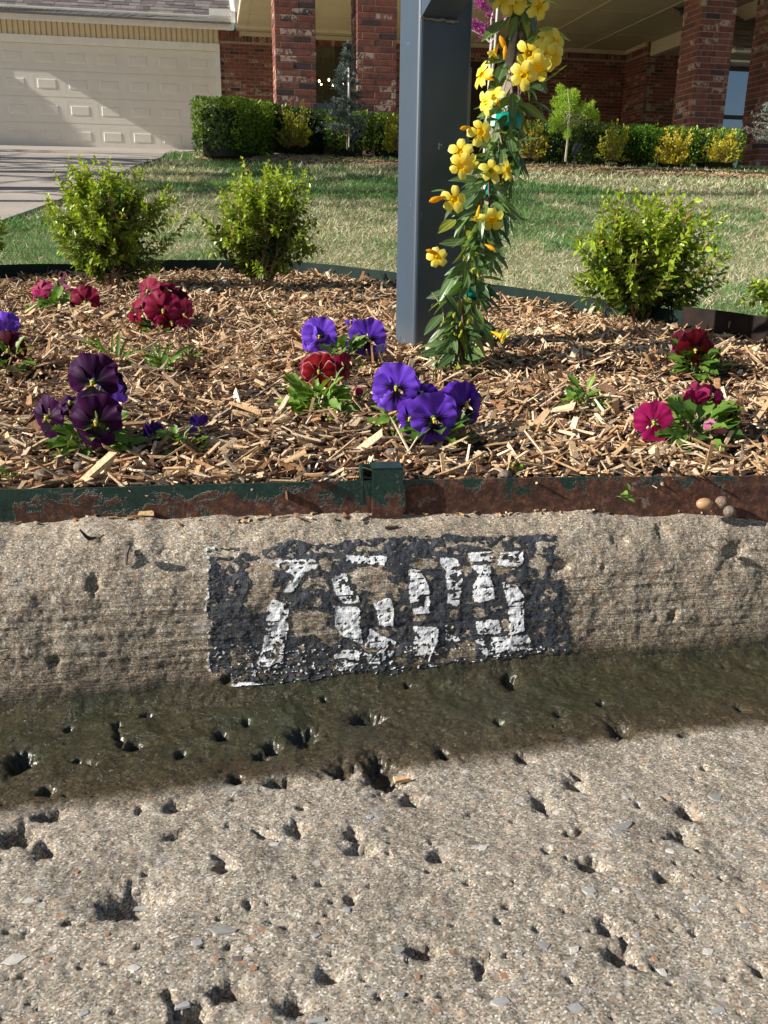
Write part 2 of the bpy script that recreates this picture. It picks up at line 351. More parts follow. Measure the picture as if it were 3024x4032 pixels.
    wetc = mixc(nt, mth(nt, 'MULTIPLY', alg, .85), wetc, mixc(nt, .55, algc.outputs[0], mixc(nt, 1.0, c, (.19, .27, .15), 'MULTIPLY')))
    c = mixc(nt, wet, c, wetc)
    nt.links.new(c, b.inputs['Base Color'])
    rg = N(nt, 'MapRange'); nt.links.new(wet, rg.inputs[0]); rg.inputs[3].default_value = .88; rg.inputs[4].default_value = .30; nt.links.new(rg.outputs[0], b.inputs['Roughness'])
    b.inputs['Specular IOR Level'].default_value = .4
    h = mth(nt, 'MULTIPLY', vor.outputs['Distance'], -300.0)
    h2 = mth(nt, 'ADD', mth(nt, 'MULTIPLY', n2.outputs[0], 2.0), vsep.outputs[2])
    pn = bump(nt, None, h2, .55, .0010)
    if kerb:
        mp = N(nt, 'Mapping'); mp.inputs['Scale'].default_value = (22, 60, 420); nt.links.new(co, mp.inputs[0]); nk = tex_noise(nt, 1, 3, .7, mp.outputs[0])
        pn = bump(nt, None, nk.outputs[0], .8, .0020, pn)
    bump(nt, b, n6.outputs[0], .35, .002, pn)
    return m
M_ROAD = concrete('street_concrete', False); M_KERB = concrete('kerb_concrete', True)
def grid_obj(name, r0, r1, mat):
    ids = idx[r0:r1]; Vs = Vk[ids.ravel()]; base = ids[0, 0]; q = (Qall[r0:r1 - 1] - base).reshape(-1, 4)
    me_o = build(name, Vs, q, mat, smooth=True); me_o.rotation_euler = (0, 0, K_YAW); return me_o
street = grid_obj('street', 0, split + 1, M_ROAD); street['kind'] = 'structure'
kerb = grid_obj('kerb', split, nr, M_KERB); kerb['kind'] = 'structure'

# stones bared in the street surface, one object each
STONES = [(65,1945,24,10,0),(303,1925,22,12,1),(422,2038,18,11,1),(483,2010,40,14,2),(540,2052,14,9,0),(30,2068,34,14,0),(290,2092,18,10,0),(395,2170,20,12,1),(1175,2042,20,12,2),(1083,2165,24,12,1),
 (862,2045,16,12,2),(745,1965,12,9,1),(1040,1835,14,10,0),(1345,1788,34,11,2),(1545,1725,18,14,2),(1275,1930,18,10,1),(1520,1945,14,12,1),(1240,2055,20,8,0),(1240,2180,24,12,1),(680,2200,26,10,1),
 (1430,2100,14,12,0),(1500,1960,10,8,1),(590,1825,16,8,0),(510,2072,16,14,4),(860,1955,9,5,1),(1195,1955,8,6,0),(1090,2110,12,7,3),(1415,2065,8,6,3),(465,2078,8,6,3),(105,2072,10,7,3),(900,2110,8,6,3),
 (265,1945,10,6,1),(230,2020,8,5,3),(800,1765,9,5,1),(1450,1838,12,8,0),(1590,1850,16,8,2),(640,2185,12,8,1),(1330,1800,16,8,2),(1530,2050,20,9,0),(1375,2020,9,6,1),(230,1970,8,5,0),(1120,2065,10,6,2),
 (545,2095,12,6,3),(1015,2140,10,7,0),(865,2150,12,9,2),(1610,2000,16,10,2),(1550,2180,24,12,1),(180,2190,16,8,1),(940,1990,8,5,1),(1330,1925,11,7,0),(680,2020,14,6,1),(165,1880,7,5,3),(455,1760,9,5,1)]
stone_mats = [simple('stone_white', (.62, .58, .52), .5, .2, 90, .4), simple('stone_grey_blue', (.40, .40, .39), .45, .25, 80, .4), simple('stone_grey', (.30, .29, .27), .5, .25, 80, .4),
              simple('stone_brown', (.38, .2, .11), .5, .25, 90, .3), simple('stone_purple', (.17, .12, .12), .5, .25, 90, .3)]
def surf_at(px, py):
    jj = np.argmin(np.where(near, (PXg - px) ** 2 + (PYg - py) ** 2, 1e12)); a_, b_ = np.unravel_index(jj, U2.shape)
    return a_, b_, PD[a_, b_]
def stone_mesh(seed):
    r = np.random.default_rng(seed); n = 9; ang = np.sort(r.uniform(0, 2 * math.pi, n)); rad = r.uniform(.75, 1.1, n)
    V = [[math.cos(a) * q, math.sin(a) * q, -.5] for a, q in zip(ang, rad)] + [[math.cos(a) * q * .84, math.sin(a) * q * .84, .12 + r.uniform(-.03, .03)] for a, q in zip(ang, rad)] + [[0, 0, .2]]
    Q = [[i, (i + 1) % n, n + (i + 1) % n, n + i] for i in range(n)]; T = [[n + i, n + (i + 1) % n, 2 * n] for i in range(n)]
    me_o = build('stone', V, [np.array(Q), np.array(T)], None); me = me_o.data; bpy.data.objects.remove(me_o); return me
SM = [[stone_mesh(i * 10 + j) for j in range(3)] for i in range(5)]
for i, lst in enumerate(SM):
    for me in lst: me.materials.append(stone_mats[i])
for i, (x_, y_, rx_, ry_, kd) in enumerate(STONES):
    a_, b_, dd = surf_at(x_ * k, y_ * k); R_ = rx_ * k * dd / F_PX
    o = link('stone', SM[kd][i % 3], street)
    th = random.uniform(-.4, .4); asp = min(1.0, ry_ / rx_ * 1.25)
    o.matrix_local = Matrix.Translation((US[b_], V2[a_, b_], Z2[a_, b_] + .0004)) @ Matrix.Rotation(th, 4, 'Z') @ Matrix.Diagonal((R_, R_ * asp, min(R_ * .35, .004), 1))

# ------------------------------------------------------------------ painted number on the kerb
rowsel = np.where((sec[:, 0] > .757) & (sec[:, 0] < .83))[0]; colsel = np.where((US > -.20) & (US < .42))[0]
r0_, r1_, c0_, c1_ = rowsel[0], rowsel[-1], colsel[0], colsel[-1]
# refine x2
def up2(A):
    A = A[r0_:r1_, c0_:c1_]; n, m_ = A.shape
    r = np.linspace(0, n - 1, 2 * n - 1); ri = np.minimum(r.astype(int), n - 2); rf = (r - ri)[:, None]; B = A[ri] * (1 - rf) + A[ri + 1] * rf
    c = np.linspace(0, m_ - 1, 2 * m_ - 1); ci = np.minimum(c.astype(int), m_ - 2); cf = (c - ci)[None]; return B[:, ci] * (1 - cf) + B[:, ci + 1] * cf
Ub, Vb, Zb, Sb = up2(U2), up2(V2), up2(Z2), up2(S2)
nvv = up2(np.broadcast_to(NV, U2.shape)); nzz = up2(np.broadcast_to(NZ, U2.shape)); pitb = up2(pit)
xw, yw = uv_to_w(Ub, Vb); qx, qy, _d = project(np.stack([xw, yw, Zb], -1).reshape(-1, 3))
CX = ((qx - 750) * 1.0703).reshape(Ub.shape); CY = ((qy - 2050) * 1.0703).reshape(Ub.shape)     # coordinates of the panel as measured on the photograph
w1 = (fbm(Ub * 60, Sb * 60, 4, 21) - .5); w2 = (fbm(Ub * 60, Sb * 60, 4, 27) - .5); fn = fbm(Ub * 330, Sb * 330, 3, 31) - .5
CXd = CX + w1 * 46 + fn * 20; CYd = CY + w2 * 40 + (fbm(Ub * 330, Sb * 330, 3, 35) - .5) * 18
CXw = CX + w2 * 16 + fn * 12; CYw = CY + w1 * 14 + fn * 10
def poly(pts, X=CXd, Y=CYd):
    inside = np.zeros(X.shape, bool); j = len(pts) - 1
    for i in range(len(pts)):
        xi, yi = pts[i]; xj, yj = pts[j]
        if yi != yj: inside ^= ((yi > Y) != (yj > Y)) & (X < (xj - xi) * (Y - yi) / (yj - yi) + xi)
        j = i
    return inside
def ell(cx, cy, rx, ry, X=CXd, Y=CYd): return ((X - cx) / rx) ** 2 + ((Y - cy) / ry) ** 2 < 1
panel = poly([(72, 135), (110, 130), (190, 108), (300, 100), (420, 92), (640, 88), (900, 72), (1200, 62), (1535, 62), (1552, 190), (1582, 330), (1592, 555), (1420, 575), (1150, 595), (900, 640), (620, 655), (480, 690), (330, 695), (200, 685), (80, 650), (78, 400)])
bare = np.zeros_like(panel)
for e in [(235,112,70,10),(330,175,90,26),(300,235,55,60),(275,330,60,70),(330,300,30,40),(500,200,40,30),(480,260,24,30),(430,420,60,55),(500,420,70,45),(470,450,60,40),(520,345,30,20),(360,560,26,36),(740,220,110,22),(780,270,60,45),
          (720,250,50,30),(640,300,20,26),(780,330,40,28),(560,180,26,30),(730,120,30,10),(560,470,40,25),(590,495,34,26),(800,480,22,26),(690,430,34,24),(980,190,60,20),(1010,175,40,18),(960,410,34,24),(1110,390,26,22),(1000,470,26,16),(1080,560,60,26),
          (1150,540,40,40),(1180,170,14,50),(1300,200,60,30),(1240,130,40,12),(1290,140,30,40),(1460,170,50,26),(1480,200,22,22),(1180,95,60,8),(1500,100,40,12),(1540,215,22,24),(1555,430,10,30),(1440,480,20,16),(1310,440,30,28),
          (660,560,26,12),(880,590,40,12),(1060,110,26,10),(560,120,30,8),(250,210,16,30),(760,545,50,14),(150,155,30,8),(1000,520,40,14),(1400,520,50,16),(620,395,16,10)]:
    bare |= ell(*e)
streak = vnoise(Ub * 30, Sb * 420, 41); low = sstep(480, 640, CY)
chip = (fbm(Ub * 260, Sb * 340, 4, 43) > .635 - .06 * low) | (fbm(Ub * 90, Sb * 130, 4, 45) > .70) | ((streak > .90 - .20 * low) & (fn > -.02))
topw = (CY < 150) & (fbm(Ub * 90, Sb * 140, 3, 47) > .50) & (CX < 420)
black = panel & ~bare & ~chip & ~topw & (pitb < .0025)
polw = lambda pts: poly(pts, CXw, CYw)
D7 = [polw([(355, 172), (520, 165), (535, 190), (478, 222), (420, 300), (395, 305), (440, 235), (360, 195)]), polw([(350, 330), (400, 345), (405, 440), (375, 620), (285, 625), (315, 500), (325, 400)])]
D5a = [polw([(655, 150), (820, 155), (812, 190), (720, 182), (660, 172)]), polw([(600, 235), (650, 222), (668, 290), (700, 300), (710, 345), (650, 350), (610, 300)]), polw([(770, 345), (830, 325), (852, 380), (850, 440), (800, 440), (790, 380)]),
       polw([(610, 365), (700, 365), (720, 520), (640, 480), (620, 440)]), polw([(610, 545), (720, 545), (700, 620), (620, 630)]), polw([(760, 460), (860, 505), (850, 560), (770, 620), (740, 560)])]
D0 = [polw([(925, 210), (965, 210), (1000, 280), (1000, 385), (945, 395), (925, 300)]), polw([(1055, 150), (1120, 165), (1140, 240), (1125, 360), (1085, 350), (1082, 220), (1055, 190)]), polw([(945, 450), (1035, 450), (1035, 500), (1000, 600), (940, 560), (950, 500)]),
      polw([(1085, 470), (1130, 490), (1120, 505), (1080, 500)]), polw([(1080, 440), (1100, 440), (1100, 500), (1076, 500)])]
D5b = [polw([(1170, 140), (1272, 132), (1262, 172), (1185, 172)]), polw([(1310, 140), (1392, 132), (1398, 192), (1300, 192)]), polw([(1185, 195), (1255, 190), (1280, 330), (1190, 342), (1195, 280), (1225, 230)]),
       polw([(1318, 265), (1372, 270), (1400, 320), (1402, 460), (1345, 480), (1350, 370)]), polw([(1205, 425), (1300, 415), (1300, 470), (1215, 475)]), polw([(1200, 500), (1420, 480), (1440, 540), (1240, 560)])]
wchip = (fbm(Ub * 300, Sb * 420, 4, 53) > .69 - .12 * sstep(420, 600, CY)) | ((vnoise(Ub * 60, Sb * 480, 57) > .86 - .24 * low) & (fn > -.1)) | (fbm(Ub * 90, Sb * 120, 3, 59) > .70)
whites = []
for D in (D7, D5a, D0, D5b):
    w = np.zeros_like(panel)
    for p_ in D: w |= p_
    for sh_ in (2,):
        w2_ = w.copy(); w2_[:, sh_:] |= w[:, :-sh_]; w2_[:, :-sh_] |= w[:, sh_:]; w2_[1:] |= w[:-1]; w2_[:-1] |= w[1:]
    w = w2_
    whites.append(w & ~wchip & (pitb < .002))
fleck = panel & (low > .15) & (fbm(Ub * 420, Sb * 560, 2, 61) > .70) & (CX > 80)
edge_w = (poly([(66, 118), (130, 120), (120, 140), (84, 150), (90, 640), (72, 640)]) & (fbm(Ub * 300, Sb * 300, 3, 63) > .5)) | (poly([(160, 672), (360, 690), (420, 672), (340, 705), (170, 700)]) & (fn > -.05))
whites[0] |= fleck & (CX < 600); whites[1] |= fleck & (CX >= 600) & (CX < 900); whites[2] |= fleck & (CX >= 900) & (CX < 1150); whites[3] |= fleck & (CX >= 1150)
def paint(name, mask, off, mat, parent):
    m_ = mask[:-1, :-1] & mask[1:, 1:]
    n, c = Ub.shape; ids = np.arange(n * c).reshape(n, c); q = np.stack([ids[:-1, :-1], ids[:-1, 1:], ids[1:, 1:], ids[1:, :-1]], -1)[m_]
    used, inv = np.unique(q, return_inverse=True); q = inv.reshape(q.shape)
    fl = (fbm(Ub * 160, Sb * 160, 3, 71) - .3) * .0012
    o_ = off + np.clip(fl, 0, 1)
    T_ = np.stack([Ub, Vb + nvv * o_, Zb + nzz * o_], -1).reshape(-1, 3)[used]; B_ = np.stack([Ub, Vb - nvv * .0006, Zb - nzz * .0006], -1).reshape(-1, 3)[used]
    # rims: edges used once
    e = np.concatenate([q[:, [0, 1]], q[:, [1, 2]], q[:, [2, 3]], q[:, [3, 0]]]); key = np.sort(e, 1); kk = key[:, 0] * len(used) + key[:, 1]
    _, first, cnt = np.unique(kk, return_index=True, return_counts=True); be = e[first[cnt == 1]]
    rim = np.stack([be[:, 1], be[:, 0], be[:, 0] + len(used), be[:, 1] + len(used)], 1)
    o = build(name, np.concatenate([T_, B_]), np.concatenate([q, rim]), mat, parent, smooth=False); return o
def paintmat(name, rgb, rough):
    m, nt, b = new_mat(name); co = objco(nt); n = tex_noise(nt, 60, 5, .7, co); n2 = tex_noise(nt, 700, 3, .7, co)
    r = ramp(nt, n.outputs[0], [(.3, tuple(c * .6 for c in rgb)), (.7, tuple(min(1, c * 1.25) for c in rgb))]); nt.links.new(r.outputs[0], b.inputs['Base Color']); b.inputs['Roughness'].default_value = rough
    mp = N(nt, 'Mapping'); mp.inputs['Scale'].default_value = (30, 60, 480); nt.links.new(co, mp.inputs[0]); nk = tex_noise(nt, 1, 3, .7, mp.outputs[0])
    bump(nt, b, n2.outputs[0], .7, .0012, bump(nt, None, nk.outputs[0], .7, .002)); return m
M_PB = paintmat('peeling_black_paint', (.036, .041, .050), .6); M_PW = paintmat('chalky_white_paint', (.80, .82, .82), .75)
num = thing('house_number', 'chipped white 7505 stencilled on a peeling black painted panel on the kerb face', 'painted number', (0, 0, 0), rotz=K_YAW)
paint('black_panel', black, .0007, M_PB, num)
for w in whites: paint('digit', w, .0013, M_PW, num)
paint('paint_edge', edge_w & (CX < 150), .0013, M_PW, num); paint('paint_edge', edge_w & (CX >= 150), .0013, M_PW, num)

# ================================================================== terrain: mulch bed and lawn
REAR = [on_ground(x * k, y * k) for x, y in [(-500, 640), (-160, 618), (0, 607), (180, 600), (360, 592), (640, 594), (850, 620), (1100, 658), (1300, 690), (1440, 714), (1580, 735), (1659, 748), (1900, 775)]]
REAR = np.array(REAR)[:, :2]
# smooth densify
def cr(Pn, n=12):
    out = []
    for i in range(len(Pn) - 1):
        p0 = Pn[max(i - 1, 0)]; p1 = Pn[i]; p2 = Pn[i + 1]; p3 = Pn[min(i + 2, len(Pn) - 1)]
        for t in np.linspace(0, 1, n, endpoint=False):
            out.append(.5 * ((2 * p1) + (-p0 + p2) * t + (2 * p0 - 5 * p1 + 4 * p2 - p3) * t * t + (-p0 + 3 * p1 - 3 * p2 + p3) * t ** 3))
    out.append(Pn[-1]); return np.array(out)
rear = cr(REAR)
rear_u, rear_v = w_to_uv(rear[:, 0], rear[:, 1]); o_ = np.argsort(rear_u)
def rear_line(u): return np.interp(u, rear_u[o_], rear_v[o_])
def edge_v(u): return np.interp(u, [-1.5, -.224, .091, .168, .335, .485, .60, 1.9], [.872, .863, .846, .8435, .8325, .8194, .806, .79])
def in_bed(x, y):
    u, v = w_to_uv(x, y); return (v > edge_v(u) + .004) & (v < rear_line(u))
DRV = np.array([on_ground(x, y, 6)[:2] for x, y in [(-260, 960), (0, 880), (160, 822), (316, 763), (430, 706), (542, 654), (640, 624), (745, 598)]])
DRV = np.concatenate([[DRV[0] - (DRV[1] - DRV[0]) * 2.0], DRV, [DRV[-1] + np.array([.6, 4.0])]])
def drive_x(y): return np.interp(y, DRV[:, 1], DRV[:, 0])
def in_drive(x, y): return (x < drive_x(y)) & (y > DRV[0, 1])

def terr_mesh(name, u_, v_, mat, amp, sc, keep=None, dz=0.0, extra=None):
    Ug, Vg = np.meshgrid(u_, v_)
    if name == 'bed_soil': Vg = np.where(Vg < .95, (edge_v(Ug) + .003) + (Vg - .858) / (.95 - .858) * (.95 - edge_v(Ug) - .003), Vg)
    X, Y = uv_to_w(Ug, Vg); Z = ground(X, Y) + dz + amp * (fbm(X * sc, Y * sc, 4, 81) - .5) * 2
    if extra is not None: Z = Z + extra(X, Y)
    n, c = X.shape; ids = np.arange(n * c).reshape(n, c); q = np.stack([ids[:-1, :-1], ids[:-1, 1:], ids[1:, 1:], ids[1:, :-1]], -1).reshape(-1, 4)
    if keep is not None:
        cx = X.ravel()[q].mean(1); cy = Y.ravel()[q].mean(1); q = q[keep(cx, cy)]
    return build(name, np.stack([X, Y, Z], -1).reshape(-1, 3), q, mat, smooth=True)
m_soil, nt, b = new_mat('dark_mulch_soil'); co = objco(nt); n = tex_noise(nt, 60, 6, .7, co)
nt.links.new(ramp(nt, n.outputs[0], [(.3, (.018, .011, .007)), (.55, (.06, .035, .02)), (.8, (.16, .09, .045))]).outputs[0], b.inputs['Base Color']); b.inputs['Roughness'].default_value = .9; bump(nt, b, n.outputs[0], 1, .01)
M_SOIL = m_soil
SOILSPOTS = [on_ground(x * k, y * k) for x, y in [(700, 915), (1010, 780), (380, 830), (1010, 1000), (560, 880), (1480, 720)]]
def soil_bump(X, Y):
    z = (fbm(X * 7, Y * 7, 3, 91) - .5) * .034
    u, v = w_to_uv(X, Y); return z * sstep(.86, 1.0, v)
bed = terr_mesh('bed_soil', np.arange(-2.6, 1.9, .02), np.concatenate([[.858], np.arange(.868, 4.3, .02)]), M_SOIL, .004, 40, keep=lambda x, y: in_bed(x, y) | (w_to_uv(x, y)[1] < .95), extra=soil_bump)
bed['kind'] = 'structure'
def bedz(x, y): return ground(x, y) + soil_bump(np.asarray(x), np.asarray(y)) + .004 * (fbm(np.asarray(x) * 40, np.asarray(y) * 40, 4, 81) - .5) * 2
# soil on the verge outside the bed
m_l, nt, b = new_mat('lawn_thatch'); co = objco(nt); n = tex_noise(nt, 3, 5, .6, co); n2 = tex_noise(nt, 120, 4, .7, co)
c = mixc(nt, .6, ramp(nt, n.outputs[0], [(.38, (.10, .13, .035)), (.6, (.30, .25, .13))]).outputs[0], ramp(nt, n2.outputs[0], [(.3, (.08, .07, .03)), (.7, (.42, .36, .2))]).outputs[0])
nt.links.new(c, b.inputs['Base Color']); b.inputs['Roughness'].default_value = .9; bump(nt, b, n2.outputs[0], 1, .01)
lawn = terr_mesh('lawn', np.concatenate([np.linspace(-45, -8, 12)[:-1], np.arange(-8, 8, .1), np.linspace(8, 45, 12)]), np.concatenate([np.arange(.92, 12, .1), np.linspace(12, 60, 12)]), m_l, .012, 2.5, dz=-.012,
                 keep=lambda x, y: ~(in_bed(x, y) & (w_to_uv(x, y)[0] > -2.5) & (w_to_uv(x, y)[0] < 1.8) & (w_to_uv(x, y)[1] < rear_line(w_to_uv(x, y)[0]) - .12)))
lawn['kind'] = 'structure'

# ---- mulch chips
chipV = np.array([[-.5, -.5, -.5], [.5, -.5, -.5], [.5, .5, -.5], [-.5, .5, -.5], [-.5, -.5, .5], [.5, -.5, .5], [.5, .5, .5], [-.5, .5, .5]], float)
PAL = np.array([[.64, .49, .32], [.58, .42, .25], [.72, .59, .42], [.48, .32, .18], [.38, .22, .11], [.54, .36, .19], [.26, .14, .075], [.13, .075, .045], [.36, .29, .22], [.68, .56, .41]])
PALP = np.array([.15, .14, .09, .13, .11, .12, .11, .09, .03, .03])
def chips(n, vr, ur, L, Wd, Th, seed, pal_p=PALP, tilt=.28, lift=(.001, .012)):
    r = np.random.default_rng(seed); mb = MB()
    u = r.uniform(*ur, n * 2); v = vr[0] + (vr[1] - vr[0]) * r.random(n * 2) ** 1.25; x, y = uv_to_w(u, v); ok = in_bed(x, y)
    for sp in SOILSPOTS:
        ok &= (np.hypot(x - sp[0], (y - sp[1]) * .6) > .035 * (1 + .6 * r.random(len(x)))) | (r.random(len(x)) < .55)
    if L > .02: ok &= v > edge_v(u) + .022
    x, y, v = x[ok][:n], y[ok][:n], v[ok][:n]; n = len(x)
    az = r.uniform(0, 2 * math.pi, n) * .8; el = r.normal(0, tilt, n)
    D = np.stack([np.cos(az) * np.cos(el), np.sin(az) * np.cos(el), np.sin(el)], 1)
    Rm = rand_frames(D, np.array([0, 0, 1.0]), r.normal(0, .5, n))
    l = r.gamma(4, L / 4, n); w = np.minimum(l * .6, r.gamma(3, Wd / 3, n)); t = r.uniform(*Th, n)
    Rm = Rm * np.stack([w, l, t], 1)[:, None, :]
    z = bedz(x, y) + r.uniform(*lift, n) + np.abs(np.sin(el)) * l * .35
    ci = r.choice(len(PAL), n, p=pal_p); cc = PAL[ci] * r.uniform(.75, 1.2, (n, 1))
    for g in range(6):   # six warped templates
        s_ = slice(g, None, 6); Vt = chipV.copy(); Vt += r.uniform(-.14, .14, Vt.shape); Vt[[2, 3, 6, 7], 0] *= r.uniform(.25, .9); Vt[[0, 1, 4, 5], 0] *= r.uniform(.5, 1.0); Vt[:, 2] += (Vt[:, 1] ** 2) * r.uniform(-1.5, 1.5)
        mb.inst(Vt, BOXF, Rm[s_], np.stack([x, y, z], 1)[s_], cc[s_])
    return mb
mulch_mat, nt, b = new_mat('shredded_wood'); a = N(nt, 'Attribute', attribute_name='col'); mp = N(nt, 'Mapping'); mp.inputs['Scale'].default_value = (1, .3, 1); nt.links.new(objco(nt), mp.inputs[0])
n = tex_noise(nt, 420, 4, .75, mp.outputs[0]); c = mixc(nt, .75, a.outputs['Color'], ramp(nt, n.outputs[0], [(.28, (.3, .25, .2)), (.5, (1, .95, .9)), (.75, (1.5, 1.5, 1.5))]).outputs[0], 'MULTIPLY')
nt.links.new(c, b.inputs['Base Color']); b.inputs['Roughness'].default_value = .75; b.inputs['Specular IOR Level'].default_value = .25; bump(nt, b, n.outputs[0], .6, .0015)
LOWP = np.array([.03, .03, .02, .08, .14, .10, .22, .28, .08, .02])
for i, a_ in enumerate([chips(26000, (.80, 4.2), (-2.4, 1.5), .013, .0045, (.001, .0025), 1, LOWP, .25, (0, .003)),
                        chips(20000, (.80, 2.2), (-.9, 1.3), .0185, .0048, (.0007, .0022), 2, tilt=.36, lift=(.001, .016)),
                        chips(26000, (1.5, 4.2), (-2.4, 1.5), .025, .0065, (.001, .003), 3, tilt=.33, lift=(.001, .018)),
                        chips(1500, (.81, 2.0), (-.8, 1.1), .022, .0075, (.002, .004), 4, tilt=.25, lift=(.004, .012))]):
    o = a_.build('wood_mulch', mulch_mat); o['kind'] = 'stuff'; o['label'] = 'shredded tan and brown wood mulch covering the flower bed'; o['category'] = 'mulch'

# ================================================================== steel edging
def rust(name, green=.5, lowrust=True):
    m, nt, b = new_mat(name); co = objco(nt); n = tex_noise(nt, 30, 7, .72, co, .6); n2 = tex_noise(nt, 110, 6, .75, co)
    g = ramp(nt, n2.outputs[0], [(.3, (.004, .024, .018)), (.7, (.014, .055, .042))]); r = ramp(nt, n2.outputs[0], [(.25, (.016, .009, .007)), (.5, (.075, .030, .018)), (.68, (.20, .085, .045)), (.8, (.30, .22, .17))])
    fac = n.outputs[0]
    sep = N(nt, 'SeparateXYZ'); nt.links.new(co, sep.inputs[0])
    if lowrust: fac = mth(nt, 'ADD', fac, mth(nt, 'MULTIPLY', mth(nt, 'SUBTRACT', .018, sep.outputs[2]), 5.0))
    if green == 'grad': fac = mth(nt, 'ADD', fac, mth(nt, 'ADD', mth(nt, 'MULTIPLY', sep.outputs[0], .18), .015))
    f = ramp(nt, fac, [(.48, (0, 0, 0)), (.50, (1, 1, 1))]); c = mixc(nt, f.outputs[0], g.outputs[0], r.outputs[0])
    n3 = tex_noise(nt, 45, 5, .7, co, .3); pf = ramp(nt, n3.outputs[0], [(.62, (0, 0, 0)), (.66, (1, 1, 1))]); c = mixc(nt, mth(nt, 'MULTIPLY', pf.outputs[0], .55), c, (.24, .19, .165)); n9 = tex_noise(nt, 380, 5, .8, co); c = mixc(nt, .7, c, ramp(nt, n9.outputs[0], [(.3, (.35, .35, .35)), (.52, (1, 1, 1)), (.7, (1.9, 1.7, 1.5))]).outputs[0], 'MULTIPLY')
    nt.links.new(c, b.inputs['Base Color']); rr = N(nt, 'MapRange'); nt.links.new(f.outputs[0], rr.inputs[0]); rr.inputs[3].default_value = .35; rr.inputs[4].default_value = .85; nt.links.new(rr.outputs[0], b.inputs['Roughness'])
    pn = bump(nt, None, f.outputs[0], .6, .001); bump(nt, b, n2.outputs[0], .8, .0012, pn); return m
M_RUST = rust('rusting_green_steel', 'grad'); M_GREEN = simple('dark_green_steel', (.006, .018, .014), .6, .4, 20, .3, spec=.25)
def strip(pts, h0, h1, th, name, mat, parent, loc, zf, wob=0.0, nz=6, lean=0.0):
    """upright steel strip along world polyline"""
    pts = np.asarray(pts, float); mb = MB(); n = len(pts); d = np.gradient(pts, axis=0); d /= np.linalg.norm(d, axis=1, keepdims=True); nn = np.stack([-d[:, 1], d[:, 0]], 1)
    zs = np.linspace(0, 1, nz); G = []
    for s_ in (-.5, .5):
        for z_ in zs:
            off = th * s_ + wob * (vnoise(pts[:, 0] * 9, np.full(n, z_ * 2), 3) - .5) + lean * z_
            base = zf(pts[:, 0], pts[:, 1]); top = h1 + (vnoise(pts[:, 0] * 5, pts[:, 1] * 5, 8) - .5) * wob
            G.append(np.stack([pts[:, 0] + nn[:, 0] * off, pts[:, 1] + nn[:, 1] * off, base + h0 + (top - h0) * z_], 1))
    V = np.concatenate(G); R_ = 2 * nz; ids = np.arange(R_ * n).reshape(R_, n); Q = []
    order = list(range(nz)) + list(range(2 * nz - 1, nz - 1, -1)); order.append(order[0])
    for a_, b_ in zip(order[:-1], order[1:]):
        for i in range(n - 1): Q.append([ids[a_, i], ids[a_, i + 1], ids[b_, i + 1], ids[b_, i]])
    for i in (0, n - 1):
        for z_ in range(nz - 1): Q.append([ids[z_, i], ids[z_ + 1, i], ids[nz + z_ + 1, i], ids[nz + z_, i]])
    mb.add(V, Q); return mb.build(name, mat, parent, loc=loc)
sx = on_ground(840 * k, 1100 * k)
eloc = np.array([0, .86, .15])
E = thing('steel_edging', 'rusting green steel edging strip standing along the back of the kerb', 'edging', eloc)
us = np.linspace(-1.6, .155, 180); x_, y_ = uv_to_w(us, edge_v(us)); flat = lambda x, y: np.full(np.shape(x), .150)
strip(np.stack([x_, y_], 1), -.02, .034, .003, 'edging_panel', M_RUST, E, eloc, flat, .006)
us = np.linspace(.162, 1.9, 180); x_, y_ = uv_to_w(us, edge_v(us))
strip(np.stack([x_, y_], 1), -.02, .033, .003, 'edging_panel', M_RUST, E, eloc, flat, .004)
# strap stake folded over the joint
c0 = onz(803 * k, 1109 * k, .150); c1 = onz(868 * k, 1107 * k, .150)
mb = MB(); ex = (c1 - c0); W_ = np.linalg.norm(ex[:2]); ex = ex / W_; ey = np.array([-ex[1], ex[0], 0]); ez = np.array([0, 0, 1.])
def slab(mb, P, u0, u1, v0, v1, z0, z1, n=8):
    for i in range(n):
        a_, b_ = z0 + (z1 - z0) * i / n, z0 + (z1 - z0) * (i + 1) / n
        V = boxv(u0, u1, v0, v1, a_, b_); mb.add(P + V[:, :1] * ex + V[:, 1:2] * ey + V[:, 2:] * ez, BOXF)
slab(mb, c0, 0, W_, -.003, 0, -.01, .048, 6); slab(mb, c0, 0, W_, -.003, .022, .0465, .0485, 1); slab(mb, c0, -.011, W_ + .004, .0225, .0245, -.02, .046, 1); slab(mb, c0, -.011, -.0085, .005, .022, .010, .046, 1)
mb.build('strap_stake', rust('rusting_green_strap', .5), E, loc=eloc)
# rear edging
i0 = 0
eR = np.array([rear[40, 0], rear[40, 1], .2]); ER = thing('steel_edging', 'dark green steel edging strip curving between mulch bed and lawn', 'edging', eR)
strip(rear[:int(len(rear) * .80)], -.03, .050, .004, 'edging_panel', M_GREEN, ER, eR, ground, .006, 4)
p_ = rear[int(len(rear) * .77):] + np.array([-.01, -.012])
strip(p_, -.03, .062, .004, 'edging_panel', simple('brown_rusted_steel', (.018, .011, .009), .8, .5, 40, .5, spec=.2), ER, eR, ground, .004, 4)

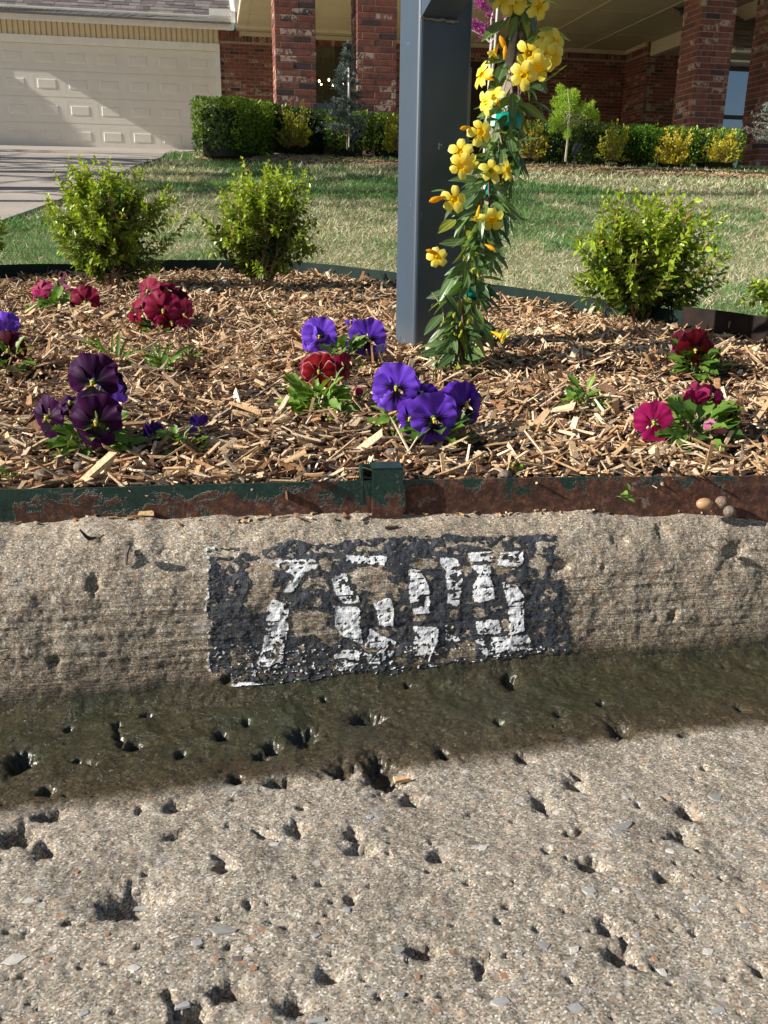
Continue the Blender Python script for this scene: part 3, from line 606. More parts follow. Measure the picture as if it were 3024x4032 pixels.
# ================================================================== lawn grass
DRY = np.array([.76, .69, .50]); DRY2 = np.array([.52, .46, .31]); GRN = np.array([.085, .215, .06]); GRN2 = np.array([.17, .33, .105])
def blade_template(curv):
    V = np.array([[-.5, 0, 0], [.5, 0, 0], [-.38, .45, .10 * curv], [.38, .45, .10 * curv], [0, 1, .45 * curv]], float)
    return V, np.array([[0, 1, 3], [0, 3, 2], [2, 3, 4]])
def grass(n, rng_y, rng_x, L, Wd, seed, lie=.9, pred=None):
    r = np.random.default_rng(seed); y = r.uniform(*rng_y, n * 2) if np.isscalar(rng_x[0]) else None
    x = r.uniform(*rng_x, n * 2)
    # only where the wedge in front of the camera sees it, with a generous margin
    ok = (np.abs(x) < .62 * y + .8) & ~in_bed(x, y) & ~in_drive(x, y) & (w_to_uv(x, y)[1] > rear_line(w_to_uv(x, y)[0]) + .01)
    if pred is not None: ok &= pred(x, y)
    x, y = x[ok][:n], y[ok][:n]; n = len(x)
    patch = fbm(x * 1.1 + 3, y * .8, 4, 101); fine_ = fbm(x * 6, y * 6, 3, 107)
    g = sstep(.465, .575, patch * .75 + fine_ * .25) * .9
    front = np.exp(-((y - rear_line(w_to_uv(x, y)[0])) / .3) ** 2) * (x < -.3); g = np.maximum(g, front * .8 * (x < -1.0))
    isg = r.random(n) < (.24 + .68 * g)
    cc = np.where(isg[:, None], GRN + (GRN2 - GRN) * r.random((n, 1)), DRY2 + (DRY - DRY2) * r.random((n, 1))) * r.uniform(.7, 1.25, (n, 1))
    az = r.uniform(0, 2 * math.pi, n); el = np.where(isg, r.uniform(.3, 1.2, n), r.uniform(0.0, lie, n))
    D = np.stack([np.cos(az) * np.cos(el), np.sin(az) * np.cos(el), np.sin(el)], 1); Rm = rand_frames(D, np.array([0, 0, 1.0]), r.uniform(-.9, .9, n))
    l = L * r.uniform(.5, 1.3, n); Rm = Rm * np.stack([Wd * r.uniform(.6, 1.3, n), l, l], 1)[:, None, :]
    z = ground(x, y) - .012 + .012 * (fbm(x * 2.5, y * 2.5, 4, 81) - .5) * 2 - .002
    mb = MB(); P_ = np.stack([x, y, z + r.uniform(0, .008, n)], 1)
    for g_ in range(3):
        Vt, T = blade_template([-.8, -.4, .3][g_]); mb.inst(Vt, T, Rm[g_::3], P_[g_::3], cc[g_::3])
    return mb
M_GRASS = leafy('grass_blades', .25, .6, spec=.2)
G1 = grass(130000, (1.5, 5.2), (-3.4, 3.6), .032, .0026, 1); G2 = grass(110000, (4.8, 8.2), (-6, 6), .045, .0048, 2, 1.0); G3 = grass(75000, (7.8, 12.0), (-7.5, 8), .055, .009, 3, 1.1)
for g_ in (G1, G2, G3):
    o = g_.build('grass', M_GRASS); o['kind'] = 'stuff'; o['label'] = 'half dormant lawn of straw and green grass blades'; o['category'] = 'grass'

# ---- driveway
m_d, nt, b = new_mat('driveway_concrete'); co = objco(nt); n = tex_noise(nt, 1.2, 6, .6, co); n2 = tex_noise(nt, 60, 5, .8, co)
c = mixc(nt, .7, ramp(nt, n.outputs[0], [(.3, (.34, .29, .235)), (.7, (.46, .40, .335))]).outputs[0], ramp(nt, n2.outputs[0], [(.3, (.65, .65, .65)), (.7, (1.3, 1.3, 1.3))]).outputs[0], 'MULTIPLY'); nt.links.new(c, b.inputs['Base Color']); b.inputs['Roughness'].default_value = .85; bump(nt, b, n2.outputs[0], .5, .006)
ys = np.linspace(DRV[0, 1], 20.2, 90); xs = drive_x(ys); xl = np.full(len(ys), -22.0); mb = MB()
joints = [on_ground(200, 770, 6)[1], on_ground(0, 640, 8)[1]]
for w0, w1 in ((0, .4), (.4, .8), (.8, 1)):
    A = xl + (xs - xl) * w0; B = xl + (xs - xl) * w1
    for i in range(len(ys) - 1):
        V = np.array([[A[i] + .006, ys[i], 0], [B[i] - .006, ys[i], 0], [B[i + 1] - .006, ys[i + 1] - (.02 if i % 22 == 9 else 0), 0], [A[i + 1] + .006, ys[i + 1] - (.02 if i % 22 == 9 else 0), 0]]); V[:, 2] = ground(V[:, 0], V[:, 1]) + .012
        V8 = np.concatenate([V - [0, 0, .1], V]); mb.add(V8, BOXF[1:])
o = mb.build('driveway', m_d); o['kind'] = 'structure'

# ================================================================== the house
HY = math.radians(11); HORI = atd(1092, 575, 10.05)
HX_ = np.array([math.cos(HY), math.sin(HY), 0]); HY_ = np.array([-math.sin(HY), math.cos(HY), 0])
house = thing('brick_house', 'low red brick house with a deep columned porch and cream garage door', 'house', (HORI[0], HORI[1], 0), rotz=HY)
HO = np.array([HORI[0], HORI[1], 0])
def hp(px, py, hy):
    """pixel -> (hx, z) on the vertical plane of the house at local depth hy"""
    d = ray(px, py); t = ((HO + HY_ * hy - CAM) @ HY_) / (d @ HY_); p = CAM + d * t; return float((p - HO) @ HX_), float(p[2])
def h2w(x, y, z): return HO + HX_ * x + HY_ * y + np.array([0, 0, z])
_pG = atd(400, 590, 18.0); HYG = float((_pG - HO) @ HY_)
def hbuild(mb, name, mat, parent=None, **kw):
    o = mb.build(name, mat, parent or house, **kw); return o
def brickmat(name, attr):
    m, nt, b = new_mat(name)
    if attr: rn = N(nt, 'Attribute', attribute_name='rnd').outputs['Fac']
    else: rn = N(nt, 'ObjectInfo').outputs['Random']
    tc = N(nt, 'TexCoord'); co = tc.outputs['Object']
    add = N(nt, 'VectorMath', operation='ADD'); nt.links.new(co, add.inputs[0]); sc_ = mth(nt, 'MULTIPLY', rn, 37.0); nt.links.new(sc_, add.inputs[1]); v = add.outputs[0]
    wn = N(nt, 'TexWhiteNoise', noise_dimensions='1D'); nt.links.new(mth(nt, 'MULTIPLY', rn, 91.7), wn.inputs['W'])
    base = ramp(nt, rn, [(0, (.055, .035, .038)), (.07, (.085, .045, .042)), (.09, (.20, .062, .042)), (.35, (.26, .084, .056)), (.6, (.17, .050, .038)), (.8, (.30, .105, .068)), (1, (.21, .078, .055))])
    n = tex_noise(nt, 16, 5, .65, v); c = mixc(nt, .8, base.outputs[0], ramp(nt, n.outputs[0], [(.3, (.5, .42, .42)), (.6, (1.05, 1.05, 1.05)), (.8, (1.2, 1.15, 1.1))]).outputs[0], 'MULTIPLY')
    n2 = tex_noise(nt, 13, 4, .7, v, 1.5); sm = mth(nt, 'MULTIPLY', mth(nt, 'GREATER_THAN', n2.outputs[0], .50), mth(nt, 'GREATER_THAN', wn.outputs['Value'], .80))
    c = mixc(nt, mth(nt, 'MULTIPLY', sm, .75), c, (.55, .42, .33))
    n3 = tex_noise(nt, 9, 4, .6, v, .5); dk = mth(nt, 'MULTIPLY', mth(nt, 'GREATER_THAN', n3.outputs[0], .55), mth(nt, 'LESS_THAN', wn.outputs['Value'], .35)); c = mixc(nt, mth(nt, 'MULTIPLY', dk, .6), c, (.07, .045, .045))
    nt.links.new(c, b.inputs['Base Color']); b.inputs['Roughness'].default_value = .85; n4 = tex_noise(nt, 120, 4, .7, v); bump(nt, b, n4.outputs[0], .6, .004); return m
M_BRK = brickmat('red_brick', False); M_BRKJ = brickmat('red_brick_joined', True); M_MORT = simple('mortar', (.33, .29, .24), .9, .2, 60, .5, .004)
M_CREAM = simple('cream_paint', (.72, .63, .46), .6, .05, 6, .05); M_WHITE = simple('white_trim_paint', (.82, .82, .76), .45, .05, 6, .05); M_DOOR = simple('garage_door_paint', (.76, .72, .64), .5, .05, 3, .05)
M_CEIL = simple('porch_ceiling_paint', (.62, .54, .38), .7, .07, 3, .1); M_DARK = simple('dark_bronze_frame', (.03, .022, .018), .5, .2, 10, .1)
CH = .0677; ST = .203; JT = .010
def brick_me(w, h, dp):
    V = []; bw = .003
    x, y, z = w / 2, dp / 2, h / 2
    V = np.array([[-x, y, -z], [x, y, -z], [x, y, z], [-x, y, z], [-x, -y + bw, -z], [x, -y + bw, -z], [x, -y + bw, z], [-x, -y + bw, z],
                  [-x + bw, -y, -z + bw], [x - bw, -y, -z + bw], [x - bw, -y, z - bw], [-x + bw, -y, z - bw]])
    Q = np.array([[0, 1, 5, 4], [1, 2, 6, 5], [2, 3, 7, 6], [3, 0, 4, 7], [4, 5, 9, 8], [5, 6, 10, 9], [6, 7, 11, 10], [7, 4, 8, 11], [8, 9, 10, 11]]); return V, Q
_bc = {}
def shared_brick(w, h, dp):
    key = (round(w, 3), round(h, 3), round(dp, 3))
    if key not in _bc:
        V, Q = brick_me(*key); o = build('brick', V, Q, M_BRK); _bc[key] = o.data; bpy.data.objects.remove(o)
    return _bc[key]
NSINGLE = [0]; NSTONE = [0]
def lay(parent, joined, x, z, hy, w, h, face='front', depth_=.09, single=True, hx_side=0):
    """x = centre along the face; z centre; front faces look along -hy, left faces along -hx"""
    jit = random.uniform(-.0025, .0025)
    if face == 'front': T = (x, hy + depth_ / 2 + jit, z); rot = 0
    else: T = (hy + depth_ / 2 + jit, x, z); rot = -math.pi / 2      # hy carries the hx of the face
    if single and NSINGLE[0] < 299:
        NSINGLE[0] += 1; o = link('brick', shared_brick(w, h, depth_), parent); o.matrix_local = Matrix.Translation(T) @ Matrix.Rotation(rot, 4, 'Z')
    else:
        V, Q = brick_me(w, h, depth_)
        if rot: V = np.stack([V[:, 1], -V[:, 0], V[:, 2]], 1)
        joined.add(V + np.array(T), Q, rnd=random.random())
ZC = hp(2465, 199, HYG)[1]           # porch ceiling height
def column(px_left, py, hy, sidedepth, zmin, zmax, wid=.455, left_single=False, fs=True):
    hx, _ = hp(px_left, py, hy); z0 = 1.0
    mb = MB(); mb.box(hx + .007, hx + wid - .007, hy + .007, hy + sidedepth - .007, z0, ZC)
    col = hbuild(mb, 'column', M_MORT); J = MB(); i = 0; z = z0
    while z < ZC - CH:
        vis = zmin < z < zmax
        segs = [ST - JT, ST - JT, wid - 2 * ST] if i % 2 == 0 else [wid - 2 * ST, ST - JT, ST - JT]
        xx = hx
        for sgl in segs:
            sgl = max(sgl, .03); lay(col, J, xx + sgl / 2, z + CH / 2, hy, sgl, CH - JT, single=vis and fs); xx += sgl + JT
        yy = hy + .09 + JT
        first = (.10 if i % 2 else .05)
        while yy < hy + sidedepth - .02:
            w_ = min(first if first else ST - JT, hy + sidedepth - yy); first = None
            if w_ > .02: lay(col, J, yy + w_ / 2, z + CH / 2, hx, w_, CH - JT, 'left', single=vis and left_single)
            yy += w_ + JT
        z += CH; i += 1
    o = hbuild(J, 'bricks', M_BRKJ, col, rnd=True); o['kind'] = 'stuff'; return col, hx
z_at = lambda px, py, hy: hp(px, py, hy)[1]
column(1086, 300, 0, .455, z_at(1150, 445, 0), z_at(1150, -25, 0))
column(1406, 300, 0, .455, z_at(1450, 460, 0), z_at(1450, -25, 0))
_, hx3 = column(2752, 150, .02, .455, z_at(2800, 520, 0), z_at(2800, -20, 0), left_single=True)
column(3012, 400, .02, .455, z_at(3010, 450, 0), z_at(3010, 60, 0), left_single=True, fs=False)
for o in COL.objects:
    if o.name.startswith('column'): pass

def wall(name, xa, xb, hy, z0, z1, soldier=True, skip=None, face='front'):
    """brick wall in the shade at the back; bricks joined, too many to list singly"""
    mb = MB(); w = hbuild_wall = None
    if face == 'front': mb.box(xa, xb, hy + .008, hy + .2, z0, z1)
    else: mb.box(hy + .008, hy + .2, xa, xb, z0, z1)
    w = hbuild(mb, name, M_MORT); J = MB(); zt = z1 - (.205 if soldier else 0); z = z0; i = 0
    while z < zt - CH * .5:
        x = xa - (ST / 2 if i % 2 else 0)
        while x < xb - .03:
            a, b_ = max(x, xa), min(x + ST - JT, xb)
            if b_ - a > .02 and not (skip and skip((a + b_) / 2, z)): lay(w, J, (a + b_) / 2, z + CH / 2, hy, b_ - a, CH - JT, face, single=False)
            x += ST
        z += CH; i += 1
    if soldier:
        x = xa
        while x < xb - .03: lay(w, J, x + .029, z1 - .1, hy, .058, .19, face, single=False); x += CH
    if J.V: o = hbuild(J, 'bricks', M_BRKJ, w, rnd=True); o['kind'] = 'stuff'
    return w
gx1 = hp(868, 300, HYG)[0]                      # garage brick begins
win_l, win_r, win_t = hp(1100, 165, HYG)[0], hp(1470, 165, HYG)[0], hp(1380, 172, HYG)[1]
door_l, door_r = hp(1800, 260, HYG)[0], hp(1965, 260, HYG)[0]
zs = 1.0
wall('garage_side_wall', gx1, win_l, HYG, zs, ZC)
wall('wall_above_window', win_l, win_r, HYG, win_t, ZC)
wall('porch_back_wall', win_r, door_l, HYG, zs, ZC); wall('wall_above_door', door_l, door_r, HYG, hp(1900, 240, HYG)[1], ZC)
cx = hp(2467, 200, HYG)[0]
wall('porch_back_wall', door_r, cx + .12, HYG, zs, ZC)
HYB = 8.25; bx0 = hp(2522, 300, HYB)[0]
wall('porch_return_wall', HYB, HYG, cx, zs, ZC, face='left')
wall('porch_back_wall', cx + .02, hp(2850, 300, HYB)[0], HYB - .0, zs, ZC)
# lit bricks of interest are in the columns; the garage wall and window come next
# window between the two left columns
M_GLASS, nt, b = new_mat('window_glass'); lw = N(nt, 'LayerWeight'); lw.inputs[0].default_value = .25; g = N(nt, 'BsdfGlossy'); g.inputs['Roughness'].default_value = .01; tr = N(nt, 'BsdfTransparent'); tr.inputs[0].default_value = (.75, .78, .75, 1)
mx = N(nt, 'MixShader'); nt.links.new(mth(nt, 'ADD', mth(nt, 'MULTIPLY', lw.outputs['Fresnel'], .8), .06), mx.inputs[0]); nt.links.new(tr.outputs[0], mx.inputs[1]); nt.links.new(g.outputs[0], mx.inputs[2]); nt.links.new(mx.outputs[0], nt.nodes['Material Output'].inputs[0])
M_MIRR, nt, b = new_mat('reflecting_glass'); b.inputs['Base Color'].default_value = (.30, .36, .45, 1); b.inputs['Metallic'].default_value = .9; b.inputs['Roughness'].default_value = .06
def frame_box(mb, x0, x1, z0, z1, y, t, dp=.06):
    mb.box(x0, x1, y, y + dp, z1 - t, z1); mb.box(x0, x1, y, y + dp, z0, z0 + t); mb.box(x0, x0 + t, y + .001, y + dp - .001, z0 + t, z1 - t); mb.box(x1 - t, x1, y + .001, y + dp - .001, z0 + t, z1 - t)
wz0 = 1.95; mb = MB(); frame_box(mb, win_l, win_r, wz0, win_t, HYG + .05, .06)
mx_ = hp(1333, 300, HYG)[0]; mb.box(mx_ - .05, mx_ + .05, HYG + .045, HYG + .12, wz0 + .06, win_t - .06)
for px_ in (1273, 1345): xx = hp(px_, 300, HYG)[0]; mb.box(xx - .012, xx + .012, HYG + .10, HYG + .115, wz0 + .06, win_t - .06)
for py_ in (325, 398, 480): zz_ = hp(1300, py_, HYG)[1]; mb.box(win_l + .06, mx_ - .05, HYG + .101, HYG + .114, zz_ - .012, zz_ + .012)
win = hbuild(mb, 'window', M_DARK)
mb = MB(); mb.box(win_l + .05, mx_ - .04, HYG + .09, HYG + .095, wz0 + .05, win_t - .05); hbuild(mb, 'pane', M_GLASS, win)
mb = MB(); mb.box(mx_ + .04, win_r - .05, HYG + .09, HYG + .095, wz0 + .05, win_t - .05); hbuild(mb, 'pane', M_GLASS, win)
mb = MB(); sx0 = hp(1262, 560, HYG)[0]; mb.box(sx0 - .1, sx0 + .45, HYG - .12, HYG + .0, wz0 - .02, wz0); hbuild(mb, 'sill', M_BRKJ, win, rnd=True)
# the room behind: dark, with a chandelier
mb = MB(); x0, x1, y0, y1, z0, z1 = win_l - 1.5, win_r + 1.5, HYG + .21, HYG + 5, 1.0, ZC - .05
for a in ((x0, x1, y1, y1 + .1, z0, z1), (x0 - .1, x0, y0, y1, z0, z1), (x1, x1 + .1, y0, y1, z0, z1), (x0, x1, y0, y1, z1, z1 + .1), (x0, x1, y0, y1, z0 - .1, z0)): mb.box(*a)
hbuild(mb, 'room', simple('room_paint', (.20, .16, .12), .8, .1, 2, .1))
M_BULB, nt, b = new_mat('lit_bulb'); b.inputs['Emission Color'].default_value = (1, .78, .42, 1); b.inputs['Emission Strength'].default_value = 14
mb = MB(); chy = HYG + 1.6; pts = [hp(x, y, chy) for x, y in [(1257, 319), (1265, 331), (1295, 314), (1311, 335), (1341, 321), (1350, 332)]]
cxm = np.mean([p[0] for p in pts]); czm = np.mean([p[1] for p in pts]); mb.tube([(cxm, chy, ZC - .05), (cxm, chy, czm - .1)], .01, 6)
for p in pts: mb.tube([(cxm, chy, czm - .12), ((cxm + p[0]) / 2, chy + .02, czm - .16), (p[0], chy, p[1] - .05)], .006, 5)
chd = hbuild(mb, 'chandelier', M_DARK)
for p in pts: mb = MB(); mb.tube([(p[0], chy, p[1] - .028), (p[0], chy, p[1] - .018), (p[0], chy, p[1]), (p[0], chy, p[1] + .016), (p[0], chy, p[1] + .032)], [.006, .017, .022, .013, .003], 8); hbuild(mb, 'bulb', M_BULB, chd, smooth=True)
# front door with a pale side frame
mb = MB(); dt_ = hp(1900, 240, HYG)[1]; mb.box(door_l, door_r, HYG + .12, HYG + .17, 1.0, dt_); dr = hbuild(mb, 'front_door', simple('dark_door_wood', (.035, .02, .014), .5, .3, 8, .2))
mb = MB(); fx = hp(1862, 300, HYG)[0]; frame_box(mb, fx - .42, fx, 1.7, dt_ - .12, HYG + .09, .035, .03); hbuild(mb, 'door_frame', simple('pale_grey_frame', (.33, .33, .28), .5, .1, 5, .1), dr)
mb = MB(); mb.box(fx - .385, fx - .035, HYG + .10, HYG + .11, 1.735, dt_ - .155); hbuild(mb, 'pane', M_GLASS, dr)
# porch ceiling, seams, beams and roof
gr_x = hp(925, 60, HYG - .7)[0]                       # right end of the garage roof
mb = MB(); mb.box(gr_x + .04, 14, -1.2, HYG + .2, ZC + .012, ZC + .10); ceil = hbuild(mb, 'porch_ceiling', M_CEIL)
# panel boards 1.22 x 2.44, each with a bevelled seam
mb = MB(); xs_ = [hp(2150 + 690 / 2.765, 0, 0)[0]]
def ceil_pt(px, py):
    d = ray(px, py); t = (ZC - CAM_H) / d[2]; p = CAM + d * t - HO; return float(p @ HX_), float(p @ HY_)
A1 = ceil_pt(2150 + 150 / 2.765, 330 / 2.765); A2 = ceil_pt(2150 + 1480 / 2.765, 2); B1 = ceil_pt(2150 + 30 / 2.765, 75 / 2.765); B2 = ceil_pt(2150 + 180 / 2.765, 348 / 2.765)
sxp = [ceil_pt(2150 + 500 / 2.765, 505 / 2.765)[0], ceil_pt(2150 + 150 / 2.765, 330 / 2.765)[0]]; dxp = max(.9, abs(sxp[0] - sxp[1])); syp = [B1[1], B2[1]]; dyp = max(1.2, abs(syp[1] - syp[0]))
xs_ = [6.18 + 1.22 * i for i in range(-6, 7)]; xs_ = [x for x in xs_ if x > gr_x + .1]
ys_ = [7.72 - 1.85 * i for i in range(5)][::-1]
xe = [gr_x + .04] + xs_ + [14]; ye = [-1.2] + ys_ + [HYG]
for i in range(len(xe) - 1):
    for j in range(len(ye) - 1):
        if ye[j + 1] - ye[j] > .1: m2 = MB(); m2.box(xe[i] + .008, xe[i + 1] - .008, ye[j] + .008, ye[j + 1] - .008, ZC, ZC + .012); hbuild(m2, 'ceiling_panel', M_CEIL, ceil)
mb = MB()
for x in xs_: mb.box(x - .03, x + .03, -1.2, HYG, ZC - .012, ZC)
for y in ys_: mb.box(gr_x + .04, 13.9, y - .012, y + .012, ZC - .006, ZC - .0005)
hbuild(mb, 'seam_strips', M_CEIL, ceil)['kind'] = 'stuff'
mb = MB(); mb.box(gr_x + .1, cx, HYG - .05, HYG, ZC - .09, ZC - .0125); mb.box(cx - .05, cx, HYB, HYG - .05, ZC - .09, ZC - .0125); hbuild(mb, 'ceiling_moulding', M_CEIL, ceil)
bxl = hp(2562, 190, HYB)[0]; zb = hp(2562, 222, HYB)[1]
mb = MB(); mb.box(bxl, bxl + .15, .5, HYB - .001, zb, ZC - .013); hbuild(mb, 'ceiling_beam', M_CREAM)
mb = MB(); mb.box(bxl + .151, 13.5, .6, HYB - .002, zb + .03, zb + .06); hbuild(mb, 'side_soffit', M_CEIL)
M_SHG = None
m_s, nt, b = new_mat('asphalt_shingle'); rn = N(nt, 'Attribute', attribute_name='rnd').outputs['Fac']; n = tex_noise(nt, 30, 5, .7, objco(nt))
c = mixc(nt, .6, ramp(nt, rn, [(0, (.085, .07, .066)), (.5, (.15, .125, .118)), (1, (.22, .19, .175))]).outputs[0], ramp(nt, n.outputs[0], [(.3, (.6, .6, .6)), (.7, (1.3, 1.3, 1.3))]).outputs[0], 'MULTIPLY'); nt.links.new(c, b.inputs['Base Color']); b.inputs['Roughness'].default_value = .95; bump(nt, b, n.outputs[0], .8, .004)
mb = MB(); mb.box(gr_x + .06, 14, -1.25, HYG + 6, ZC + .11, ZC + .35); hbuild(mb, 'porch_roof', m_s, rnd=True)
# garage: wall above the door, door, frame, gutter, roof
gl = -10.5
g_top = hp(700, 176 + 0, HYG)[1]
d_t = hp(400, (285 + 15) / 1.659, HYG)[1]; d_b = hp(400, 588, HYG)[1]; d_r = hp(1422 / 1.659, 400, HYG)[0]; f_r = hp(1442 / 1.659, 300, HYG)[0]
pw = (hp(1232 / 1.659, 240, HYG)[0] - hp(1035 / 1.659, 240, HYG)[0]); d_l = d_r - pw * 8 - .1
eave_z0 = hp(400, 200 / 1.659 * 0 + 75, HYG)[1]
batt_t = hp(400, 78, HYG)[1]; batt_b = hp(400, 151, HYG)[1]
mb = MB(); mb.box(gl, d_l - .12, HYG + .0, HYG + .2, 1.2, ZC); hbuild(mb, 'garage_left_wall', M_CREAM)
mb = MB(); mb.box(d_l - .12, f_r, HYG + .02, HYG + .2, batt_b, batt_t + .4); bb = hbuild(mb, 'batten_board', M_CREAM)
bs = (hp(1320 / 1.659, 130, HYG)[0] - hp(370 / 1.659, 110, HYG)[0]) / 27.0; x = f_r - bs * .6; _b = build('batten', boxv(-bs * .38, bs * .38, 0, .035, 0, batt_t - batt_b), BOXF, M_CREAM); bme = _b.data; bpy.data.objects.remove(_b)
while x > d_l - .1:
    o = link('batten', bme, bb); o.location = (x, HYG - .015, batt_b); x -= bs
mb = MB(); mb.box(d_l - .12, f_r, HYG - .05, HYG + .1, d_t, batt_b - .002); mb.box(d_r, f_r - .001, HYG - .05, HYG + .1, d_b, d_t); mb.box(d_l - .12, d_l, HYG - .05, HYG + .1, d_b, d_t); hbuild(mb, 'door_casing', M_WHITE)
gd_mb = MB(); secs = 4; sh = (d_t - d_b) / secs
for s_ in range(secs): gd_mb.box(d_l, d_r, HYG + .04, HYG + .08, d_b + s_ * sh + .008, d_b + (s_ + 1) * sh - .008)
gd_mb.box(d_l, d_r, HYG + .05, HYG + .075, d_b, d_t)
gd = hbuild(gd_mb, 'garage_door', M_DOOR)
def raised(w, h):
    f = .045; V = []; 
    for ins, y in ((0, 0.010), (.018, .016), (f, .016), (f + .03, .004)): V += [[-w / 2 + ins, y, -h / 2 + ins], [w / 2 - ins, y, -h / 2 + ins], [w / 2 - ins, y, h / 2 - ins], [-w / 2 + ins, y, h / 2 - ins]]
    Q = [[4 * i + j, 4 * i + (j + 1) % 4, 4 * i + 4 + (j + 1) % 4, 4 * i + 4 + j] for i in range(3) for j in range(4)] + [[12, 13, 14, 15]]; return V, Q
V, Q = raised(pw * .80, sh * .62); _b = build('panel', np.array(V), np.array(Q), M_DOOR); pme = _b.data; bpy.data.objects.remove(_b)
for s_ in range(secs):
    for c_ in range(8): o = link('panel', pme, gd); o.location = (d_r - .06 - pw * (c_ + .5), HYG + .029, d_b + (s_ + .5) * sh)
# gutter and roof edge
gy = HYG - .62; zg = hp(400, 62 / 1.0 * .5 + 10, gy)[1]; zg_t = hp(400, (62) / 1.659, gy)[1]; zg_b = hp(400, (100) / 1.659, gy)[1]; grx = hp(1520 / 1.659, 70, gy)[0]; glx = hp(-250, 30, gy)[0]
mb = MB(); mb.box(glx, grx, gy, gy + .12, zg_b, zg_t - .02); mb.box(glx, grx, gy - .012, gy + .01, zg_t - .02, zg_t); mb.box(glx, grx, gy + .121, gy + .15, zg_b - .12, zg_t - .02); hbuild(mb, 'gutter', M_WHITE)
mb = MB(); mb.box(glx, grx - .02, gy + .15, HYG + .0, batt_t, batt_t + .03); mb.box(glx, grx - .03, HYG - .08, HYG - .02, batt_t - .05, batt_t - .001); hbuild(mb, 'garage_soffit', M_CREAM)
rs = .62
def rz(y): return zg_t - .01 + (y - gy) * rs
mb = MB(); V = np.array([[glx, gy, rz(gy) - .03], [grx - .03, gy, rz(gy) - .03], [grx - .03, gy + 5, rz(gy + 5) - .03], [glx, gy + 5, rz(gy + 5) - .03]]); mb.add(np.concatenate([V - [0, 0, .1], V]), BOXF)
rf = hbuild(mb, 'garage_roof', m_s, rnd=True); mb = MB(); ex_ = .125; y = gy - .01; i = 0
while y < gy + 3.2:
    x = glx + random.uniform(0, .2)
    while x < grx - .03:
        w = random.choice([.13, .17, .22, .30]); w = min(w, grx - .03 - x); t = random.choice([.006, .014])
        V = np.array([[x, y, rz(y) + t], [x + w - .004, y, rz(y) + t], [x + w - .004, y + ex_ * 1.15, rz(y + ex_ * 1.15)], [x, y + ex_ * 1.15, rz(y + ex_ * 1.15)]]); mb.add(np.concatenate([V - [0, 0, .012], V]), BOXF, rnd=random.random()); x += w
    y += ex_; i += 1
o = hbuild(mb, 'shingles', m_s, rf, rnd=True); o['kind'] = 'stuff'
mb = MB(); V = np.array([[grx - .03, gy - .02, rz(gy) - .10], [grx + .05, gy - .02, rz(gy) - .10], [grx + .05, gy + 5, rz(gy + 5) - .10], [grx - .03, gy + 5, rz(gy + 5) - .10]]); mb.add(np.concatenate([V, V + [0, 0, .17]]), BOXF); mb.box(grx - .45, grx - .02, gy - .015, gy + .04, zg_t + .001, zg_t + .12)
hbuild(mb, 'rake_board', M_WHITE)
mb = MB(); mb.box(grx + .051, grx + 3, HYG - .55, HYG - .5, zg_b - .08, ZC + 2.5); hbuild(mb, 'gable_board', M_CREAM)
# far wing seen between the two right columns
HYW = 3.6; wl, wr = hp(2820, 300, HYW)[0], hp(3060, 300, HYW)[0]; zw = hp(2900, 232, HYW)[1]; wt = hp(2900, 268, HYW)[1]
wall('wing_wall', wl - .1, wr + .5, HYW, .95, zw, True, skip=lambda x, z: False)
mb = MB(); frame_box(mb, wl - .1, wr, 1.25, wt, HYW - .05, .05); zm = hp(2890, 463, HYW)[1]; mb.box(wl - .05, wr - .05, HYW - .055, HYW - .02, zm - .03, zm + .03); wg = hbuild(mb, 'window', M_DARK)
mb = MB(); mb.box(wl - .05, wr - .05, HYW - .03, HYW - .02, 1.3, zm - .03); hbuild(mb, 'pane', M_MIRR, wg); mb = MB(); mb.box(wl - .05, wr - .05, HYW - .03, HYW - .02, zm + .03, wt - .05); hbuild(mb, 'pane', M_MIRR, wg)
gz0, gz1 = hp(2920, 205, HYW - .5)[1], hp(2920, 188, HYW - .5)[1]
mb = MB(); mb.box(wl, wr + 1, HYW - .5, HYW - .38, gz0, gz1); mb.box(wl, wr + 1, HYW - .38, HYW, gz0 - .12, gz0 - .09); hbuild(mb, 'wing_gutter', M_WHITE)
mb = MB(); y = HYW - .5; 
while y < HYW + 2:
    x = wl
    while x < wr + 1:
        w = random.choice([.15, .22, .3]); z_ = gz1 + (y - HYW + .5) * .45; V = np.array([[x, y, z_ + .01], [x + w - .004, y, z_ + .01], [x + w - .004, y + .15, z_ + .0625], [x, y + .15, z_ + .0625]]); mb.add(np.concatenate([V - [0, 0, .05], V]), BOXF, rnd=random.random()); x += w
    y += .13
o = hbuild(mb, 'wing_shingles', m_s, rnd=True); o['kind'] = 'stuff'
# porch slab
mb = MB(); mb.box(gr_x, 13, -.4, HYG, .6, 1.17); hbuild(mb, 'porch_slab', simple('porch_concrete', (.33, .29, .25), .8, .2, 4, .3))

